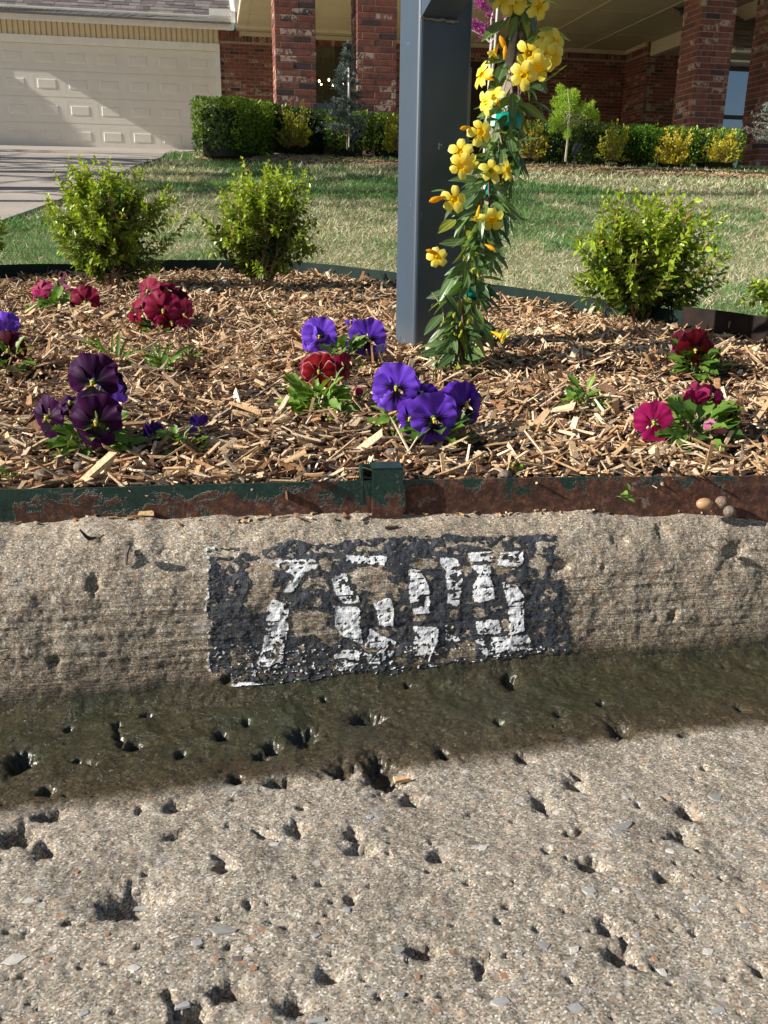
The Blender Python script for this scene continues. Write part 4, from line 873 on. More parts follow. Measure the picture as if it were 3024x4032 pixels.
# ================================================================== foliage helpers
def leaf_tpl(w=1.0, fold=.12, droop=.15, n=4, tip=.55, tw=0.0):
    """leaf along +Y, length 1, width w; mid-rib folded"""
    t = np.linspace(0, 1, n + 1); hw = np.where(t < tip, np.sin(t / tip * math.pi / 2) ** .8, np.cos((t - tip) / (1 - tip) * math.pi / 2) ** .9) * w / 2; hw[0] = .02 * w; hw[-1] = .01 * w
    V = []
    for i in range(n + 1):
        z = -droop * t[i] ** 2; a = tw * t[i]
        for s_ in (-1, 0, 1): V.append([hw[i] * s_ * math.cos(a), t[i], z + abs(s_) * fold * hw[i] * 2 + hw[i] * s_ * math.sin(a)])
    Q = []
    for i in range(n):
        for j in (0, 1): Q.append([i * 3 + j, i * 3 + j + 1, i * 3 + 4 + j, i * 3 + 3 + j])
    return np.array(V), np.array(Q)
LT_OVAL = leaf_tpl(.55, .15, .12, 3, .5)
QUADLEAF = (np.array([[-.28, .1, .04], [0, 0, 0], [.28, .1, .04], [.3, .7, .05], [0, 1, -.05], [-.3, .7, .05]], float), np.array([[0, 1, 4, 5], [1, 2, 3, 4]]))
M_BOX = leafy('boxwood_leaves', .32, .32, spec=.55); M_STEM = simple('woody_stem', (.30, .20, .12), .8, .3, 60, .6)
def leaves_at(mb, P_, D, size, cols, tpl, up=(0, 0, 1), r=None, rollsd=.6):
    r = r or RNG; Rm = rand_frames(D, np.array(up, float), r.normal(0, rollsd, len(P_))) * np.asarray(size)[:, None, None]
    mb.inst(tpl[0], tpl[1], Rm, P_, cols)

def boxwood(base_px, t_scale, W, Hh, label, seed, lean=(0, 0), depth_off=None, dens=1.0, group=None):
    r = np.random.default_rng(seed); p = on_ground(*base_px); t = depth(p); s = t / F_PX
    w, h = W * s / 2, Hh * s
    root = thing('boxwood_shrub', label, 'shrub', p, group)
    wood = MB(); P_, D_, S_, C_ = [], [], [], []
    ntr = 7
    for i in range(ntr):
        a = i / ntr * 2 * math.pi + r.uniform(-.4, .4); q = p + np.array([math.cos(a), math.sin(a), 0]) * .012
        top = p + np.array([math.cos(a) * w * .55 + lean[0] * s, math.sin(a) * w * .5, h * r.uniform(.55, .85)]); mid = (q + top) / 2 + r.normal(0, .012, 3); mid[2] -= .02
        main = np.array([q, q * .6 + mid * .4, mid, mid * .4 + top * .6, top]); wood.tube(main, [.0055, .005, .004, .003, .0015], 6)
        for j in range(int(25 * dens)):
            f = r.uniform(.22, 1.0); b0 = q + (top - q) * f; b0 = np.array([np.interp(f, [0, .25, .5, .75, 1], main[:, c]) for c in range(3)])
            # end point in the crown envelope: an uneven rounded vase
            ph = r.uniform(0, 2 * math.pi); uu = r.uniform(-.1, 1) ; 
            zz_ = h * (.15 + .90 * r.random() ** .80); env = w * (.30 + .88 * math.sin(min(1, zz_ / h * 1.25) * math.pi * .60)) * (1 - .5 * max(0, zz_ / h - .70) / .30); env *= r.uniform(.35, 1.12) * (1 + .22 * math.sin(3 * ph + seed))
            e = p + np.array([math.cos(ph) * env + lean[0] * s * zz_ / h, math.sin(ph) * env * .85, zz_])
            if np.linalg.norm(e - b0) > w * 1.25: e = b0 + (e - b0) * (w * 1.25 / np.linalg.norm(e - b0))
            d = e - b0; L = np.linalg.norm(d); mid2 = (b0 + e) / 2 - np.array([0, 0, L * .12]); tw = np.array([b0, mid2, e]); wood.tube(tw, [.0018, .0013, .0007], 4, cap=False)
            nn = int(7 + L / .0085); nn = min(nn, 17)
            for m_ in range(nn):
                f2 = 1 - (m_ / nn) * min(1, .10 / L + .25); pt = (1 - f2) ** 2 * b0 + 2 * f2 * (1 - f2) * (mid2 * 2 - (b0 + e) / 2) + f2 ** 2 * e
                dd = (e - mid2); dd /= np.linalg.norm(dd) + 1e-9; side = np.cross(dd, [math.cos(m_ * 1.57), math.sin(m_ * 1.57), .3]); side /= np.linalg.norm(side) + 1e-9
                for sg in (-1, 1):
                    P_.append(pt); D_.append(dd * (.75 if m_ < 3 else .45) + side * sg * .8 + r.normal(0, .15, 3)); S_.append(.0215 * r.uniform(.75, 1.2) * (.7 if m_ < 2 else 1))
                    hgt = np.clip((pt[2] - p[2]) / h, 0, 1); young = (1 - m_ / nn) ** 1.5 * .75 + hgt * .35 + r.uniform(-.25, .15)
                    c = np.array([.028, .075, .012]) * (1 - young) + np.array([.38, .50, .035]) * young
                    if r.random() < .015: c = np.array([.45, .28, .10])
                    C_.append(np.clip(c, .012, 1) * r.uniform(.8, 1.2))
    wood.build('stems', M_STEM, root, loc=p)
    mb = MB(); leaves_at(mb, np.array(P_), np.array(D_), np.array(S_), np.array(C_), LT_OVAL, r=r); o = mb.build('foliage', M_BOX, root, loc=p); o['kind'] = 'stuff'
    return root
G_BOX = 'boxwood shrubs along the rear of the flower bed'
boxwood((437, 1150), 1, 480, 470, 'rounded boxwood at the left with a low side branch, behind the crimson pansies', 1, group=G_BOX, dens=1.15)
boxwood((1021, 1155), 1, 440, 470, 'small boxwood in the middle of the bed, just left of the blue post', 2, lean=(40, 0), group=G_BOX, dens=1.05)
boxwood((2507, 1285), 1, 560, 490, 'spreading boxwood at the right with bare stems showing, beside the rear edging', 3, group=G_BOX, dens=1.15)
boxwood((-150, 1100), 1, 400, 330, 'boxwood cut off by the left edge of the photo', 4, group=G_BOX)
boxwood((3190, 1320), 1, 420, 300, 'boxwood cut off by the right edge of the photo', 5, group=G_BOX)

# ---- clipped hedges in front of the house
M_HEDGE = leafy('hedge_leaves', .22, .35, spec=.5); M_CORE = simple('hedge_core_shade', (.012, .018, .008), .95, .3, 20, .5)
def hedge(P0, P1, width, z0, z1a, z1b, label, seed, dens=2300, c_lo=(.035, .085, .012), c_hi=(.27, .42, .05), group='clipped boxwood hedges in front of the house'):
    """rounded clipped hedge from P0 to P1 (world xy)"""
    r = np.random.default_rng(seed); P0 = np.array(P0[:2], float); P1 = np.array(P1[:2], float); L = np.linalg.norm(P1 - P0); ax = (P1 - P0) / L; pr = np.array([ax[1], -ax[0]])   # pr: towards the right of travel
    base = np.array([*((P0 + P1) / 2), z0]); root = thing('clipped_hedge', label, 'hedge', base, group)
    nx, nz_, ins = max(3, int(L / .12)), 5, .065
    def surf(a, q):      # a along 0..1, q around the section 0..1 (near side, top, far side)
        hh = z1a + (z1b - z1a) * a; 
        zz = np.where(q < .4, z0 + (hh - z0) * (q / .4), np.where(q > .6, z0 + (hh - z0) * ((1 - q) / .4), hh)); ww = np.where(q < .4, width / 2, np.where(q > .6, -width / 2, width / 2 - width * (q - .4) / .2))
        lump = 1 + .10 * (fbm(a * L * 5 + seed, q * 8, 3, seed) - .5) * 2; rr_ = 1 - .06 * np.exp(-((q - .4) / .03) ** 2) - .06 * np.exp(-((q - .6) / .03) ** 2) - .08 * (q < .08) - .08 * (q > .92)
        return zz * 1.0 - .02 * (1 - lump), ww * lump * rr_
    area = L * (2 * (z1a - z0) + width) + 2 * width * (z1a - z0); n = int(dens * area)
    a = r.random(n); q = r.random(n); wq = np.where((q > .4) & (q < .6), 1, 1); zz, ww = surf(a, q); X = P0[0] + ax[0] * a * L + pr[0] * ww; Y = P0[1] + ax[1] * a * L + pr[1] * ww
    Nrm = np.where((q < .4)[:, None], np.array([*pr, .1]), np.where((q > .6)[:, None], np.array([*(-pr), .1]), np.array([0, 0, 1.])))
    ne = int(n * .35); ae = r.integers(0, 2, ne); we = r.uniform(-.5, .5, ne) * width; he = z0 + (np.where(ae == 1, z1b, z1a) - z0) * r.random(ne) ** .9; bul = r.normal(0, .012, ne)
    Xe = P0[0] + ax[0] * (ae * L + (ae * 2 - 1) * bul) + pr[0] * we; Ye = P0[1] + ax[1] * (ae * L + (ae * 2 - 1) * bul) + pr[1] * we
    P_ = np.concatenate([np.stack([X, Y, zz], 1), np.stack([Xe, Ye, he], 1)]); Nn = np.concatenate([Nrm, np.stack([ax[0] * (ae * 2 - 1), ax[1] * (ae * 2 - 1), ae * 0 + .1], 1)])
    P_ = P_ - Nn * np.abs(r.normal(0, .025, len(P_)))[:, None] + Nn * .02
    D = Nn * .7 + r.normal(0, .6, Nn.shape); D[:, 2] += .35
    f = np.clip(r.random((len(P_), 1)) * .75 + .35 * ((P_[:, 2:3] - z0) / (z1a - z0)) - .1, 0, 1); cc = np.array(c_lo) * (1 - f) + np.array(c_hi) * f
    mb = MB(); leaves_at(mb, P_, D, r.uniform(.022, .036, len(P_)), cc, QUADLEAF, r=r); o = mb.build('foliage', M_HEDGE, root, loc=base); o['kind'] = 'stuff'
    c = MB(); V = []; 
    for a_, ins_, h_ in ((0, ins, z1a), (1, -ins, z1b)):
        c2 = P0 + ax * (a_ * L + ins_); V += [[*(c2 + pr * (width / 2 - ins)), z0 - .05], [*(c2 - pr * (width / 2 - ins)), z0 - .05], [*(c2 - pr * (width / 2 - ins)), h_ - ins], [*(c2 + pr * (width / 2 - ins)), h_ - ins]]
    V = np.array(V); c.add(V, BOXF); c.build('branches_or_core', M_CORE, root, loc=base); return root  # dark solid box stands in for the shade inside the hedge
def gpt(px, py, t): p = atd(px, py, t); return p
zA = gpt(850, 588, 8.4)[2]
A0 = gpt(845, 500, 8.45); A1 = gpt(1000, 500, 9.3); A2 = gpt(1180, 500, 9.75); A3 = gpt(1268, 500, 9.85)
hedge(A0 + np.array([0, .0, 0]), A1, .46, zA, gpt(850, 392, 8.4)[2], gpt(1000, 415, 9.2)[2], 'tall square end of the hedge beside the garage driveway', 11, c_hi=(.34, .50, .04))  # sunlit end: its brightness is put into a lighter leaf colour
hedge(A1 + np.array([.02, .02, 0]), A3, .34, gpt(1100, 582, 9.6)[2], gpt(1000, 418, 9.3)[2], gpt(1250, 452, 9.8)[2], 'low hedge coloured as shaded, running behind the yellow shrub at the left brick column', 12, c_hi=(.06, .11, .02))  # side away from the sun: shade painted as darker leaf colour
hedge(gpt(1297, 500, 9.6), gpt(1450, 500, 9.6), .36, gpt(1370, 592, 9.5)[2], gpt(1370, 452, 9.5)[2], gpt(1370, 450, 9.5)[2], 'short hedge block behind the little blue conifer', 13)
hedge(gpt(1462, 500, 9.6), gpt(1640, 500, 9.7), .36, gpt(1500, 600, 9.5)[2], gpt(1500, 458, 9.5)[2], gpt(1600, 462, 9.5)[2], 'short hedge block just left of the post, under the second brick column', 14, c_hi=(.2, .3, .03))
hedge(gpt(1960, 560, 9.7), gpt(2225, 560, 9.8), .40, gpt(2150, 634, 9.5)[2], gpt(2150, 492, 9.5)[2], gpt(2150, 490, 9.5)[2], 'hedge block behind the vine, left of the bright green sapling', 15, c_hi=(.13, .2, .04))
hedge(gpt(2262, 560, 9.7), gpt(2400, 560, 9.7), .40, gpt(2330, 634, 9.5)[2], gpt(2330, 491, 9.5)[2], gpt(2330, 494, 9.5)[2], 'hedge block just right of the bright green sapling', 16, c_hi=(.13, .2, .04))
hedge(gpt(2425, 560, 9.8), gpt(2570, 560, 9.8), .40, gpt(2500, 632, 9.6)[2], gpt(2500, 502, 9.6)[2], gpt(2500, 502, 9.6)[2], 'deep green glossy hedge block between two yellow shrubs', 17, c_hi=(.14, .30, .02))
hedge(gpt(2590, 560, 9.9), gpt(2730, 560, 9.9), .40, gpt(2660, 635, 9.7)[2], gpt(2660, 510, 9.7)[2], gpt(2660, 510, 9.7)[2], 'hedge block behind the brightest yellow shrub, left of the large brick column', 18)
hedge(gpt(2745, 560, 9.9), gpt(2900, 560, 9.9), .42, gpt(2800, 637, 9.7)[2], gpt(2800, 517, 9.7)[2], gpt(2800, 517, 9.7)[2], 'last hedge block at the right, below the large brick column', 19)
mb = MB(); bp = gpt(1278, 590, 9.9); pst = thing('brick_pier', 'short brick footing standing between two hedge blocks', 'brick pier', bp)
for i in range(2): mb = MB(); mb.add(boxv(-.06, .06, -.05, .05, -.03 + i * .07, .03 + i * .07) + bp, BOXF, rnd=.4); mb.build('brick', M_BRKJ, pst, loc=bp, rnd=True)

# ---- yellow privet shrubs
M_YEL = leafy('yellow_leaves', .35, .45, spec=.3)
def bushy(name, cat, label, base, w, h, seed, cols, nb=60, leaf=.024, up=.6, group=None, mat=M_YEL, nl=22, spray=.8):
    r = np.random.default_rng(seed); root = thing(name, label, cat, base, group); wood = MB(); P_, D_, C_ = [], [], []
    for i in range(nb):
        a = r.uniform(0, 2 * math.pi); el = r.uniform(.0, 1.45); L = r.uniform(.6, 1.12); e = base + np.array([math.cos(a) * w * math.cos(el) ** .6 * L, math.sin(a) * w * math.cos(el) * L * .8, h * (.04 + .96 * math.sin(el) * L * r.uniform(.8, 1.08))])
        b0 = base + np.array([math.cos(a) * .03, math.sin(a) * .03, .02]); m_ = (b0 + e) / 2 + np.array([0, 0, -.03]); wood.tube([b0, m_, e], [.005, .003, .001], 4, cap=False)
        for j in range(nl):
            f = r.uniform(.3, 1) if j > 3 else 1; pt = (1 - f) ** 2 * b0 + 2 * f * (1 - f) * m_ + f * f * e + r.normal(0, w * .05, 3); P_.append(pt); D_.append((e - m_) / np.linalg.norm(e - m_) * spray + r.normal(0, .5, 3)); k_ = r.random(); f3 = np.clip(f * .8 + k_ * .4 - .2, 0, 1); C_.append(np.array(cols[0]) * (1 - f3) + np.array(cols[1]) * f3)
    wood.build('stems', M_STEM, root, loc=base); mb = MB(); leaves_at(mb, np.array(P_), np.array(D_), r.uniform(leaf * .7, leaf * 1.2, len(P_)), np.array(C_), QUADLEAF, r=r); o = mb.build('foliage', mat, root, loc=base); o['kind'] = 'stuff'; return root
YC = ((.13, .18, .015), (.50, .50, .04)); GY = 'yellow leaved shrubs in front of the hedges'
bushy('yellow_shrub', 'shrub', 'feathery yellow green shrub in front of the left brick column', gpt(1165, 578, 9.2), .22, .40, 21, YC, 70, group=GY)
bushy('yellow_shrub', 'shrub', 'yellow green shrub half hidden by the left side of the blue post', gpt(1560, 598, 9.2), .17, .36, 22, YC, 60, group=GY)
bushy('yellow_shrub', 'shrub', 'yellow shrub seen through the top of the flowering vine', gpt(2085, 628, 9.2), .20, .38, 23, ((.13, .14, .01), (.42, .38, .03)), 70, group=GY)
bushy('yellow_shrub', 'shrub', 'yellow shrub with one long shoot sticking up, right of the green sapling', gpt(2415, 634, 9.3), .17, .38, 24, YC, 60, group=GY)
bushy('yellow_shrub', 'shrub', 'brightest round yellow shrub, left of the large brick column', gpt(2650, 642, 9.3), .20, .34, 25, ((.2, .2, .015), (.72, .62, .05)), 80, group=GY)
bushy('yellow_shrub', 'shrub', 'low yellow shrub farthest right in front of the last hedge', gpt(2840, 640, 9.3), .19, .28, 26, ((.2, .2, .015), (.66, .6, .05)), 65, group=GY)

# ---- small conifers
def conifer(label, base, h, w, seed, cols, name='conifer_sapling', cat='conifer', nb=46, mat=None, needle=.02, droopy=0.0, top_empty=.0, nper=60, trunk=.012, taper=1.0):
    r = np.random.default_rng(seed); root = thing(name, label, cat, base); wood = MB(); wood.tube([base, base + np.array([.01, 0, h * .5]), base + np.array([-.01, 0, h])], [trunk, trunk * .7, trunk * .2], 7); P_, D_, C_ = [], [], []
    for i in range(nb):
        f = r.uniform(.10 + top_empty, 1); a = r.uniform(0, 2 * math.pi); L = w * (1 - f * taper) * r.uniform(.6, 1.15) + .03; b0 = base + np.array([0, 0, h * f]); e = b0 + np.array([math.cos(a) * L, math.sin(a) * L, L * (.35 - droopy) * r.uniform(.3, 1.2)]); m_ = (b0 + e) / 2 + np.array([0, 0, L * .1]); wood.tube([b0, m_, e], [.003, .002, .001], 4, cap=False)
        for j in range(int(nper * (L / w + .25))):
            f2 = r.uniform(.12, 1); pt = (1 - f2) ** 2 * b0 + 2 * f2 * (1 - f2) * m_ + f2 * f2 * e; P_.append(pt + r.normal(0, .006 + droopy * .03, 3)); d = (e - b0) / L; D_.append(d * .5 + r.normal(0, .7, 3)); f3 = r.random(); C_.append(np.array(cols[0]) * (1 - f3) + np.array(cols[1]) * f3)
    wood.build('trunk', M_STEM, root, loc=base); mb = MB(); leaves_at(mb, np.array(P_), np.array(D_), r.uniform(needle * .7, needle * 1.4, len(P_)), np.array(C_), NEED, r=r); o = mb.build('needles', mat or M_NEED, root, loc=base); o['kind'] = 'stuff'; return root
NEED = (np.array([[-.11, 0, 0], [.11, 0, 0], [.09, 1, .1], [-.09, 1, .1]], float), np.array([[0, 1, 2, 3]]))
M_NEED = leafy('needles', .15, .55, spec=.3)
b1 = gpt(1367, 588, 9.1); conifer('slender blue grey conifer tied to a white stake, between the left columns', b1, .97, .30, 31, ((.07, .10, .095), (.22, .28, .27)), nb=90, nper=110, needle=.026)
st = gpt(1374, 588, 9.05); mb = MB(); mb.tube([st + np.array([0, 0, .02]), st + np.array([0, 0, .40])], .004, 6); mb.tube([st + np.array([0, 0, .48]), st + np.array([0, 0, .76])], .010, 8); mb.tube([st + np.array([0, 0, .40]), st + np.array([0, 0, .48])], .006, 8); o = mb.build('white_stake', simple('white_plastic', (.8, .8, .78), .4, .03), None, loc=st); tag(o, 'thin white stake holding the blue grey conifer', 'stake')
b2 = gpt(2226, 637, 9.0)
FEA = ((.22, .36, .03), (.58, .76, .14)); M_FEA = leafy('feathery_leaves', .4, .6, spec=.2)
root = thing('bald_cypress_sapling', 'bright green feathery sapling with thin bare trunk in front of the shaded porch', 'sapling', b2); r = np.random.default_rng(33); wood = MB(); wood.tube([b2, b2 + np.array([.01, 0, .3]), b2 + np.array([.01, 0, .48]), b2 + np.array([-.03, 0, .68])], [.014, .010, .006, .002], 7); P_, D_, C_ = [], [], []
s9 = 9.0 / F_PX
for (px, py, rr_, n_) in [(2205, 350, 16, 60), (2222, 375, 20, 80), (2255, 380, 28, 130), (2235, 410, 40, 240), (2190, 400, 20, 60), (2215, 450, 48, 280), (2275, 455, 30, 150), (2310, 440, 26, 110), (2340, 450, 18, 70), (2352, 465, 12, 40), (2300, 410, 14, 40), (2190, 470, 26, 110), (2180, 500, 22, 60), (2232, 500, 22, 80), (2230, 530, 16, 50), (2330, 405, 8, 20)]:
    c = gpt(px, py, 8.93) + np.array([0, r.uniform(-.06, .06), 0]); wood.tube([b2 + np.array([0, 0, .36 + .1 * r.random()]), (b2 + c) / 2 + np.array([0, 0, .16]), c], [.004, .003, .001], 4, cap=False)
    q = r.normal(0, 1, (n_ * 5, 3)); q /= np.linalg.norm(q, axis=1, keepdims=True); q *= (r.random((n_ * 5, 1)) ** .4) * rr_ * s9 * 1.0; P_.append(c + q); D_.append(q + r.normal(0, .02, q.shape) + np.array([0, 0, -.01])); f3 = r.random((n_ * 5, 1)); C_.append(np.array(FEA[0]) * (1 - f3) + np.array(FEA[1]) * f3)
P_, D_, C_ = map(np.concatenate, (P_, D_, C_)); wood.build('trunk', simple('pale_bark', (.42, .36, .30), .8, .3, 40, .4), root, loc=b2); mb = MB(); leaves_at(mb, P_, D_, r.uniform(.014, .026, len(P_)), C_, NEED, r=r); o = mb.build('foliage', M_FEA, root, loc=b2); o['kind'] = 'stuff'
b3 = gpt(3040, 620, 8.6); conifer('blue grey conifer at the right edge in front of the outer brick column', b3, .72, .34, 35, ((.12, .15, .14), (.34, .40, .38)), nb=60, nper=70)
# landscape lights
M_BLK = simple('black_metal', (.012, .013, .018), .35, .2, 20, .1)
def spot(px, py, label):
    p = gpt(px, py, 8.9); root = thing('garden_spotlight', label, 'garden light', p); mb = MB(); mb.tube([p, p + np.array([0, 0, .10])], .006, 6); mb.build('stake', M_BLK, root, loc=p)
    mb = MB(); mb.tube([p + np.array([-.02, -.02, .09]), p + np.array([.0, .02, .125]), p + np.array([.03, .06, .155])], [.018, .032, .040], 10); mb.build('lamp_head', M_BLK, root, loc=p)
spot(1390, 596, 'small black garden spotlight at the foot of the blue grey conifer'); spot(2262, 640, 'small black garden spotlight beside the green sapling')
# mulch strip under the hedges
mb = MB(); r = np.random.default_rng(44)
n = 5000; xx = r.uniform(-1.9, 4.6, n); yy = 9.3 + (xx + 1) * .06 + r.uniform(.05, .7, n); zz_ = ground(xx, yy) + r.uniform(0, .02, n); az = r.uniform(0, 6.28, n); D = np.stack([np.cos(az), np.sin(az), r.normal(0, .2, n)], 1)
Rm = rand_frames(D, np.array([0, 0, 1.]), r.normal(0, .4, n)) * np.stack([r.uniform(.006, .016, n), r.uniform(.02, .07, n), np.full(n, .005)], 1)[:, None, :]; mb.inst(chipV, BOXF, Rm, np.stack([xx, yy, zz_], 1), PAL[r.choice(len(PAL), n, p=PALP)] * .9)
o = mb.build('hedge_mulch', mulch_mat); o['kind'] = 'stuff'; o['label'] = 'strip of wood mulch below the hedges'; o['category'] = 'mulch'

# ---- redbud sapling with its white cane
b4 = on_ground(1905, 690, 4.5); t4 = depth(b4)
root = thing('redbud_sapling', 'pale barked sapling with clusters of magenta blossom, behind the vine', 'sapling', b4); g4 = lambda x, y: atd(x, y, t4)
M_PB2 = simple('pale_grey_bark', (.55, .48, .44), .7, .25, 40, .4); wood = MB()
wood.tube([b4, g4(1918, 510), g4(1925, 350), g4(1932, 200), g4(1936, 160)], [.019, .017, .015, .014, .013], 9); wood.tube([g4(1934, 175), g4(1934, 80), g4(1950, 10), g4(1975, -120)], [.010, .008, .007, .004], 8); wood.tube([g4(1934, 170), g4(1900, 140), g4(1860, 120), g4(1835, 98)], [.010, .007, .005, .003], 7); wood.tube([g4(1932, 45), g4(1905, 10), g4(1880, -40)], [.006, .005, .003], 6); wood.tube([g4(1936, 165), g4(1990, 75), g4(2040, -30), g4(2080, -160)], [.010, .008, .006, .003], 7)
wood.build('trunk', M_PB2, root, loc=b4)
M_MAG = leafy('magenta_blossom', .35, .5, spec=.2)
for (px, py, rx_, ry_) in [(1905, 118, 30, 22), (1870, 98, 20, 18), (1850, 80, 10, 16), (1838, 130, 8, 8), (1900, 20, 20, 16), (1885, -5, 18, 18), (1925, 35, 14, 14), (1940, 72, 7, 10), (1992, 62, 12, 8), (2010, 50, 8, 8), (1945, 15, 8, 10), (1895, 145, 8, 6), (1920, 60, 8, 8)]:
    c = g4(px, py); n = int(rx_ * ry_ * .9); r = np.random.default_rng(px); q = r.normal(0, .5, (n, 3)); q[:, 0] *= rx_ * t4 / F_PX; q[:, 2] *= ry_ * t4 / F_PX; q[:, 1] *= .5 * (rx_ + ry_) * t4 / F_PX
    mb = MB(); f3 = r.random((n, 1)); leaves_at(mb, c + q, r.normal(0, 1, (n, 3)), r.uniform(.010, .018, n), np.array([.28, .03, .26]) * (1 - f3) + np.array([.62, .14, .52]) * f3, QUADLEAF, r=r); o = mb.build('blossom_cluster', M_MAG, root, loc=b4)
o = None
cn = on_ground(1898, 700, 4.4); mb = MB(); tcn = depth(cn); mb.tube([cn, atd(1925, 400, tcn), atd(1948, 200, tcn), atd(1961, 0, tcn), atd(1968, -200, tcn)], [.012, .012, .012, .011, .011], 8); o = mb.build('cane_stake', simple('bleached_cane', (.66, .58, .48), .6, .15, 20, .3), None, loc=cn); tag(o, 'bleached straight cane beside the pale sapling trunk', 'stake')

# ================================================================== mailbox post
C0 = on_ground(1624, 1402); C0[2] = float(bedz(C0[0], C0[1])); TH = math.radians(19.5)
m_post, nt, b = new_mat('blue_grey_enamel'); co = objco(nt); n = tex_noise(nt, 5, 5, .6, co); n2 = tex_noise(nt, 150, 4, .8, co); n3 = tex_noise(nt, 34, 3, .7, co)
mp = N(nt, 'Mapping'); mp.inputs['Scale'].default_value = (90, 90, 6); nt.links.new(co, mp.inputs[0]); n4 = tex_noise(nt, 1, 4, .7, mp.outputs[0])
c = ramp(nt, n.outputs[0], [(.3, (.019, .036, .060)), (.7, (.027, .049, .078))]).outputs[0]
c = mixc(nt, ramp(nt, n3.outputs[0], [(.70, (0, 0, 0)), (.73, (1, 1, 1))]).outputs[0], c, (.45, .47, .50)); c = mixc(nt, mth(nt, 'MULTIPLY', ramp(nt, n4.outputs[0], [(.72, (0, 0, 0)), (.78, (1, 1, 1))]).outputs[0], .6), c, (.30, .24, .22))
sepz = N(nt, 'SeparateXYZ'); nt.links.new(co, sepz.inputs[0]); dirt = mth(nt, 'MULTIPLY', mth(nt, 'SUBTRACT', .09, mth(nt, 'ADD', sepz.outputs[2], mth(nt, 'MULTIPLY', n2.outputs[0], .04))), 9.0, True); c = mixc(nt, mth(nt, 'MULTIPLY', dirt, .5), c, (.16, .15, .14))
nt.links.new(c, b.inputs['Base Color']); b.inputs['Roughness'].default_value = .48; b.inputs['Specular IOR Level'].default_value = .9; b.inputs['Sheen Weight'].default_value = .45; b.inputs['Sheen Roughness'].default_value = .4; b.inputs['Sheen Tint'].default_value = (.65, .85, 1, 1); bump(nt, b, n2.outputs[0], .12, .001); M_POST = m_post
post = thing('mailbox_post', 'square blue grey steel post standing in the mulch beside the flowering vine', 'post', C0, rotz=TH)
W_ = .1016
def bev_prism(x0, x1, y0, y1, z0, z1, bv, mb, nseg=4):
    ring = []
    for cx_, cy_, a0 in ((x1 - bv, y1 - bv, 0), (x0 + bv, y1 - bv, 90), (x0 + bv, y0 + bv, 180), (x1 - bv, y0 + bv, 270)):
        for i in range(nseg + 1): a = math.radians(a0 + 90 * i / nseg); ring.append((cx_ + bv * math.cos(a), cy_ + bv * math.sin(a)))
    n = len(ring); V = [(x, y, z0) for x, y in ring] + [(x, y, z1) for x, y in ring]; Q = np.array([[i, (i + 1) % n, n + (i + 1) % n, n + i] for i in range(n)]); mb.add(np.array(V), Q)
    mb.add(np.array([(x, y, z1) for x, y in ring] + [((x0 + x1) / 2, (y0 + y1) / 2, z1)]), np.array([[i, (i + 1) % n, n] for i in range(n)]))
mb = MB(); bev_prism(0, W_, 0, W_, -.1, 1.30, .008, mb); o = mb.build('post_body', M_POST, post)
# arm welded on the front face, coming towards the street
def lp(px, py):   # pixel -> local x,z on the front face plane of the post
    ex_ = np.array([math.cos(TH), math.sin(TH), 0]); ey_ = np.array([-math.sin(TH), math.cos(TH), 0]); d = ray(px, py); t = ((C0 - CAM) @ ey_) / (d @ ey_); p = CAM + d * t - C0; return float(p @ ex_), float(p[2])
a0, az0 = lp(1660, 66); a1, _ = lp(1797, 70)
mb = MB(); V = []
bx = MB()
ax0, ax1 = a0, a1; hgt = .0762
for (x0_, x1_, y0_, y1_, z0_, z1_) in ((ax0, ax1, -.34, -.0005, az0, az0 + .003), (ax0, ax1, -.34, -.0005, az0 + hgt - .003, az0 + hgt), (ax0, ax0 + .003, -.34, -.0005, az0 + .003, az0 + hgt - .003), (ax1 - .003, ax1, -.34, -.0005, az0 + .003, az0 + hgt - .003)): bx.box(x0_, x1_, y0_, y1_, z0_, z1_)
ao = bx.build('arm', M_POST, post)
for v_ in ao.data.vertices: v_.co.z += -.42 * (v_.co.y)
mb = MB(); r = np.random.default_rng(8); pts = [(ax0 - .003 + (ax1 - ax0 + .006) * i / 14, -.002 + r.uniform(-.002, .001), az0 - .003 + r.uniform(-.002, .003)) for i in range(15)]; mb.tube(pts, [r.uniform(.0012, .0032) for _ in pts], 6)
mb.build('weld_bead', simple('bare_weld', (.22, .20, .17), .5, .4, 80, .6), post, smooth=True)
bz = lp(1708, 1208); mb = MB(); n = 10; mb.tube([(bz[0], .002, bz[1]), (bz[0], -.004, bz[1])], .0065, n); mb.tube([(bz[0], -.004, bz[1]), (bz[0], -.0045, bz[1])], .004, n); mb.build('bolt', simple('rusty_bolt', (.10, .05, .035), .7, .4, 100, .5), post)

# ================================================================== jessamine on its stake
VP = [(1795, 1462), (1800, 1300), (1838, 1130), (1868, 950), (1905, 760), (1975, 520), (2020, 330), (2052, 120), (2070, -60), (2085, -220)]
vb = on_ground(1795, 1462); tv = depth(vb) - .0
vb[2] = float(bedz(vb[0], vb[1]))
def vpt(x, y, dt=0.0): return atd(x, y, tv + dt)
VX = lambda y: float(np.interp(-y, [-p[1] for p in VP], [p[0] for p in VP]))
stk = vpt(1850, 1380); m_st = simple('weathered_lath', (.50, .44, .38), .8, .3, 40, .5, .004); mb = MB()
pts = [vpt(x + 12, y, .012) for x, y in VP]; pts[0] = vb + np.array([.03, .01, -.03])
for (i, (p, q)) in enumerate(zip(pts[:-1], pts[1:])):
    pass
P0_, P1_ = vpt(1828, 1420, .015), vpt(2066, 10, .02); P0_[2] = vb[2] - .03; Pm = vpt(1945, 560, .018); Pt = P1_ + (P1_ - Pm) * .35
